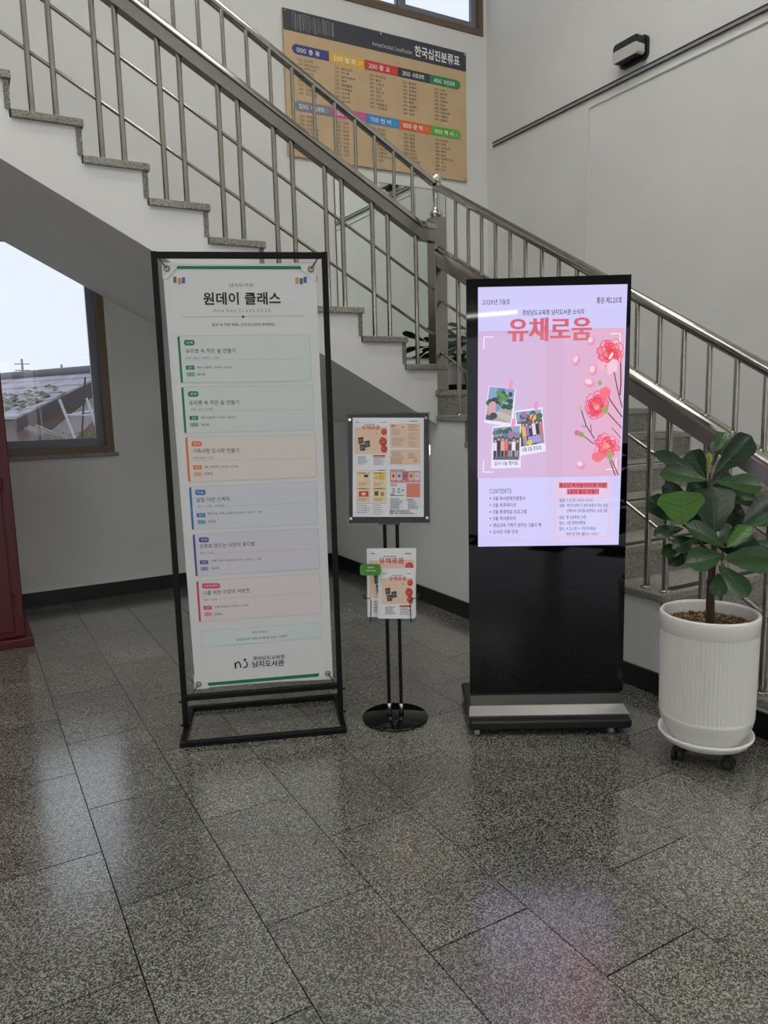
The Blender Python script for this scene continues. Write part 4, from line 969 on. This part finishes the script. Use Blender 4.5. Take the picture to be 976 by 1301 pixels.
b = MB(); P4 = [GP0(0, -.15, 0), GP0(-hw_, -.15, -rise), GP0(-hw_, LEN, -rise), GP0(0, LEN, 0)]
NB = 12
for i in range(NB):                                           # one sheet after the other, lapped
    u0, u1 = i/NB, (i+1)/NB
    q4 = [P4[0].lerp(P4[1], u0), P4[0].lerp(P4[1], u1), P4[3].lerp(P4[2], u1), P4[3].lerp(P4[2], u0)]
    up_ = .012*(i % 2)
    MB().prism([p_+UP*(up_+.004*(k in (1, 2))) for k, p_ in enumerate(q4)], (0, 0, -.035), ROOF).build('roof_sheet', house)
MB().prism([GP0(0, -.15, 0), GP0(hw_, -.15, -rise), GP0(hw_, LEN, -rise), GP0(0, LEN, 0)], (0, 0, -.04), ROOF).build('roof_slope', house)
MB().tube([GP0(0, -.16, .02), GP0(0, LEN, .02)], .07, mat('ridge_cap', (110, 106, 110), .8), 8).build('ridge', house)
b = MB(); b.prism([GP0(0, -.16, -.02), GP0(-hw_-.02, -.16, -rise-.02), GP0(-hw_-.02, -.16, -rise-.18), GP0(0, -.16, -.2)], rd*.05, VERGE); b.fix = True; b.build('verge_board', house)
b = MB(); b.prism([GP0(-hw_+.25, 0, -3.2), GP0(-hw_+.25, 0, -rise-.05), GP0(0, 0, -.1), GP0(hw_-.25, 0, -rise-.05), GP0(hw_-.25, 0, -3.2)], rd*(LEN-.3), BRICKW); b.fix = True; b.build('wall', house)
b = MB(); b.prism([GP0(-hw_+.35, -.02, -rise-.28), GP0(-.2, -.02, -.32), GP0(-.2, -.02, -.62), GP0(-hw_+.6, -.02, -rise-.5)], rd*.03, REND); b.fix = True; b.build('render_patch', house)
MOSS = mat('moss', (112, 120, 84), .95); r = random.Random(5); b = MB()
for i in range(120):
    u = r.betavariate(2, 1.6); v = r.betavariate(1.2, 3)
    c = P4[0].lerp(P4[1], .35+.6*u).lerp(P4[3].lerp(P4[2], .35+.6*u), v)+UP*.03; s = r.uniform(.02, .05)
    b.add([c+gx*(s*math.cos(a*1.047))*1.6+rd*(s*math.sin(a*1.047)) for a in range(6)]+[c+UP*.03], [(a, (a+1) % 6, 6) for a in range(6)], MOSS)
b.build('moss', house, kind='stuff')
# white frame propped up in the yard, a pole, boards, a shrub
yd = 8.6
at_ = lambda x, y, Y=yd: at_y(x*.1537, 430+y*.1537, Y)
t = thing('propped_frame', 'white metal trestle frame standing in the yard outside the window', 'frame', at_(640, 860))
WM = mat('white_metal', (222, 224, 230), .5)
def yardleg(a, b_): 
    A, B = at_(*a), at_(*b_); d_ = B-A; B = A+d_*((-1.2-A.z)/d_.z); return A, B
MB().tube(yardleg((490, 502), (620, 830)), .014, WM, 8).build('leg', t); MB().tube(yardleg((714, 492), (800, 745)), .014, WM, 8).build('leg', t)
MB().tube([at_(540, 632), at_(775, 636)], .011, WM, 8).build('rung', t); MB().tube([at_(600, 625), at_(790, 592, 8.9)], .01, WM, 8).build('rung', t)
A, B = yardleg((704, 320), (676, 820)); o = MB().tube([A, B], .01, mat('rusty_pole', (92, 84, 80), .8), 6).build('yard_pole', base=B, label='thin dark pole standing upright in the yard outside', category='pole')
for i, (a, c) in enumerate((((210, 752), (450, 850)), ((235, 742), (520, 848)), ((300, 735), (560, 846)))):
    A, B = at_(*a, 9.3+.1*i), at_(*c, 9.05+.1*i)
    o = MB().tube([A, B], .035, mat('grey_log_%d' % i, ((150, 140, 134), (166, 156, 148), (176, 166, 160))[i], .9, noise=.4, nscale=9), 8).build('yard_log', base=B, label=('grey log lying lowest on the yard pile', 'grey log in the middle of the yard pile', 'pale grey log on top of the yard pile')[i], category='log', group='logs in the yard')
A = at_(520, 870, 9.2); b = MB(); b.box((A.x-1.3, 9.0, -1.2), (A.x+1.2, 9.7, A.z), mat('yard_wall', (168, 160, 154), .9, noise=.3, nscale=5)); o = b.build('yard_parapet', base=(A.x, 9.3, -1.2), label='low grey parapet in the yard carrying the logs', category='parapet')
b = MB(); r = random.Random(9); c = at_(720, 838, 8.75)
for i in range(260):
    q = c+V((r.gauss(0, .14), r.gauss(0, .06), r.uniform(-.1, .07))); a = r.uniform(0, 6.28); s = r.uniform(.015, .03)
    b.add([q, q+V((s*math.cos(a), s*math.sin(a), s*.5)), q+V((s*.4*math.cos(a+1), s*.4*math.sin(a+1), s*1.2))], [(0, 1, 2)], mat('yard_leaf', (132, 150, 96), .8))
sh = thing('yard_shrub', 'small pale green weed clump growing behind the propped frame', 'shrub', c-UP*.1)
b.build('foliage', sh); MB().tube([(c.x, c.y, -1.2), (c.x, c.y, c.z-.05)], .02, TRK, 6).build('stem', sh)
for (px, y0_, y1_, lb) in ((27.5, 456, 480, 'taller utility pole with two crossarms beyond the old house'), (78, 463, 480, 'shorter utility pole with one crossarm beyond the old house')):
    A, B = at_y(px, y0_, 60), at_y(px, y1_, 60); t = thing('utility_pole', lb, 'utility pole', (A.x, A.y, -1.2))
    UPM = mat('pole_concrete', (150, 152, 164), .8)
    MB().tube([(A.x, A.y, -1.2), A], .07, UPM, 8).build('pole', t)
    for k in ((.35, .8) if px < 50 else (.5,)): MB().box((A.x-.5, A.y-.06, A.z-k-.03), (A.x+.5, A.y+.06, A.z-k+.03), UPM).build('crossarm', t)
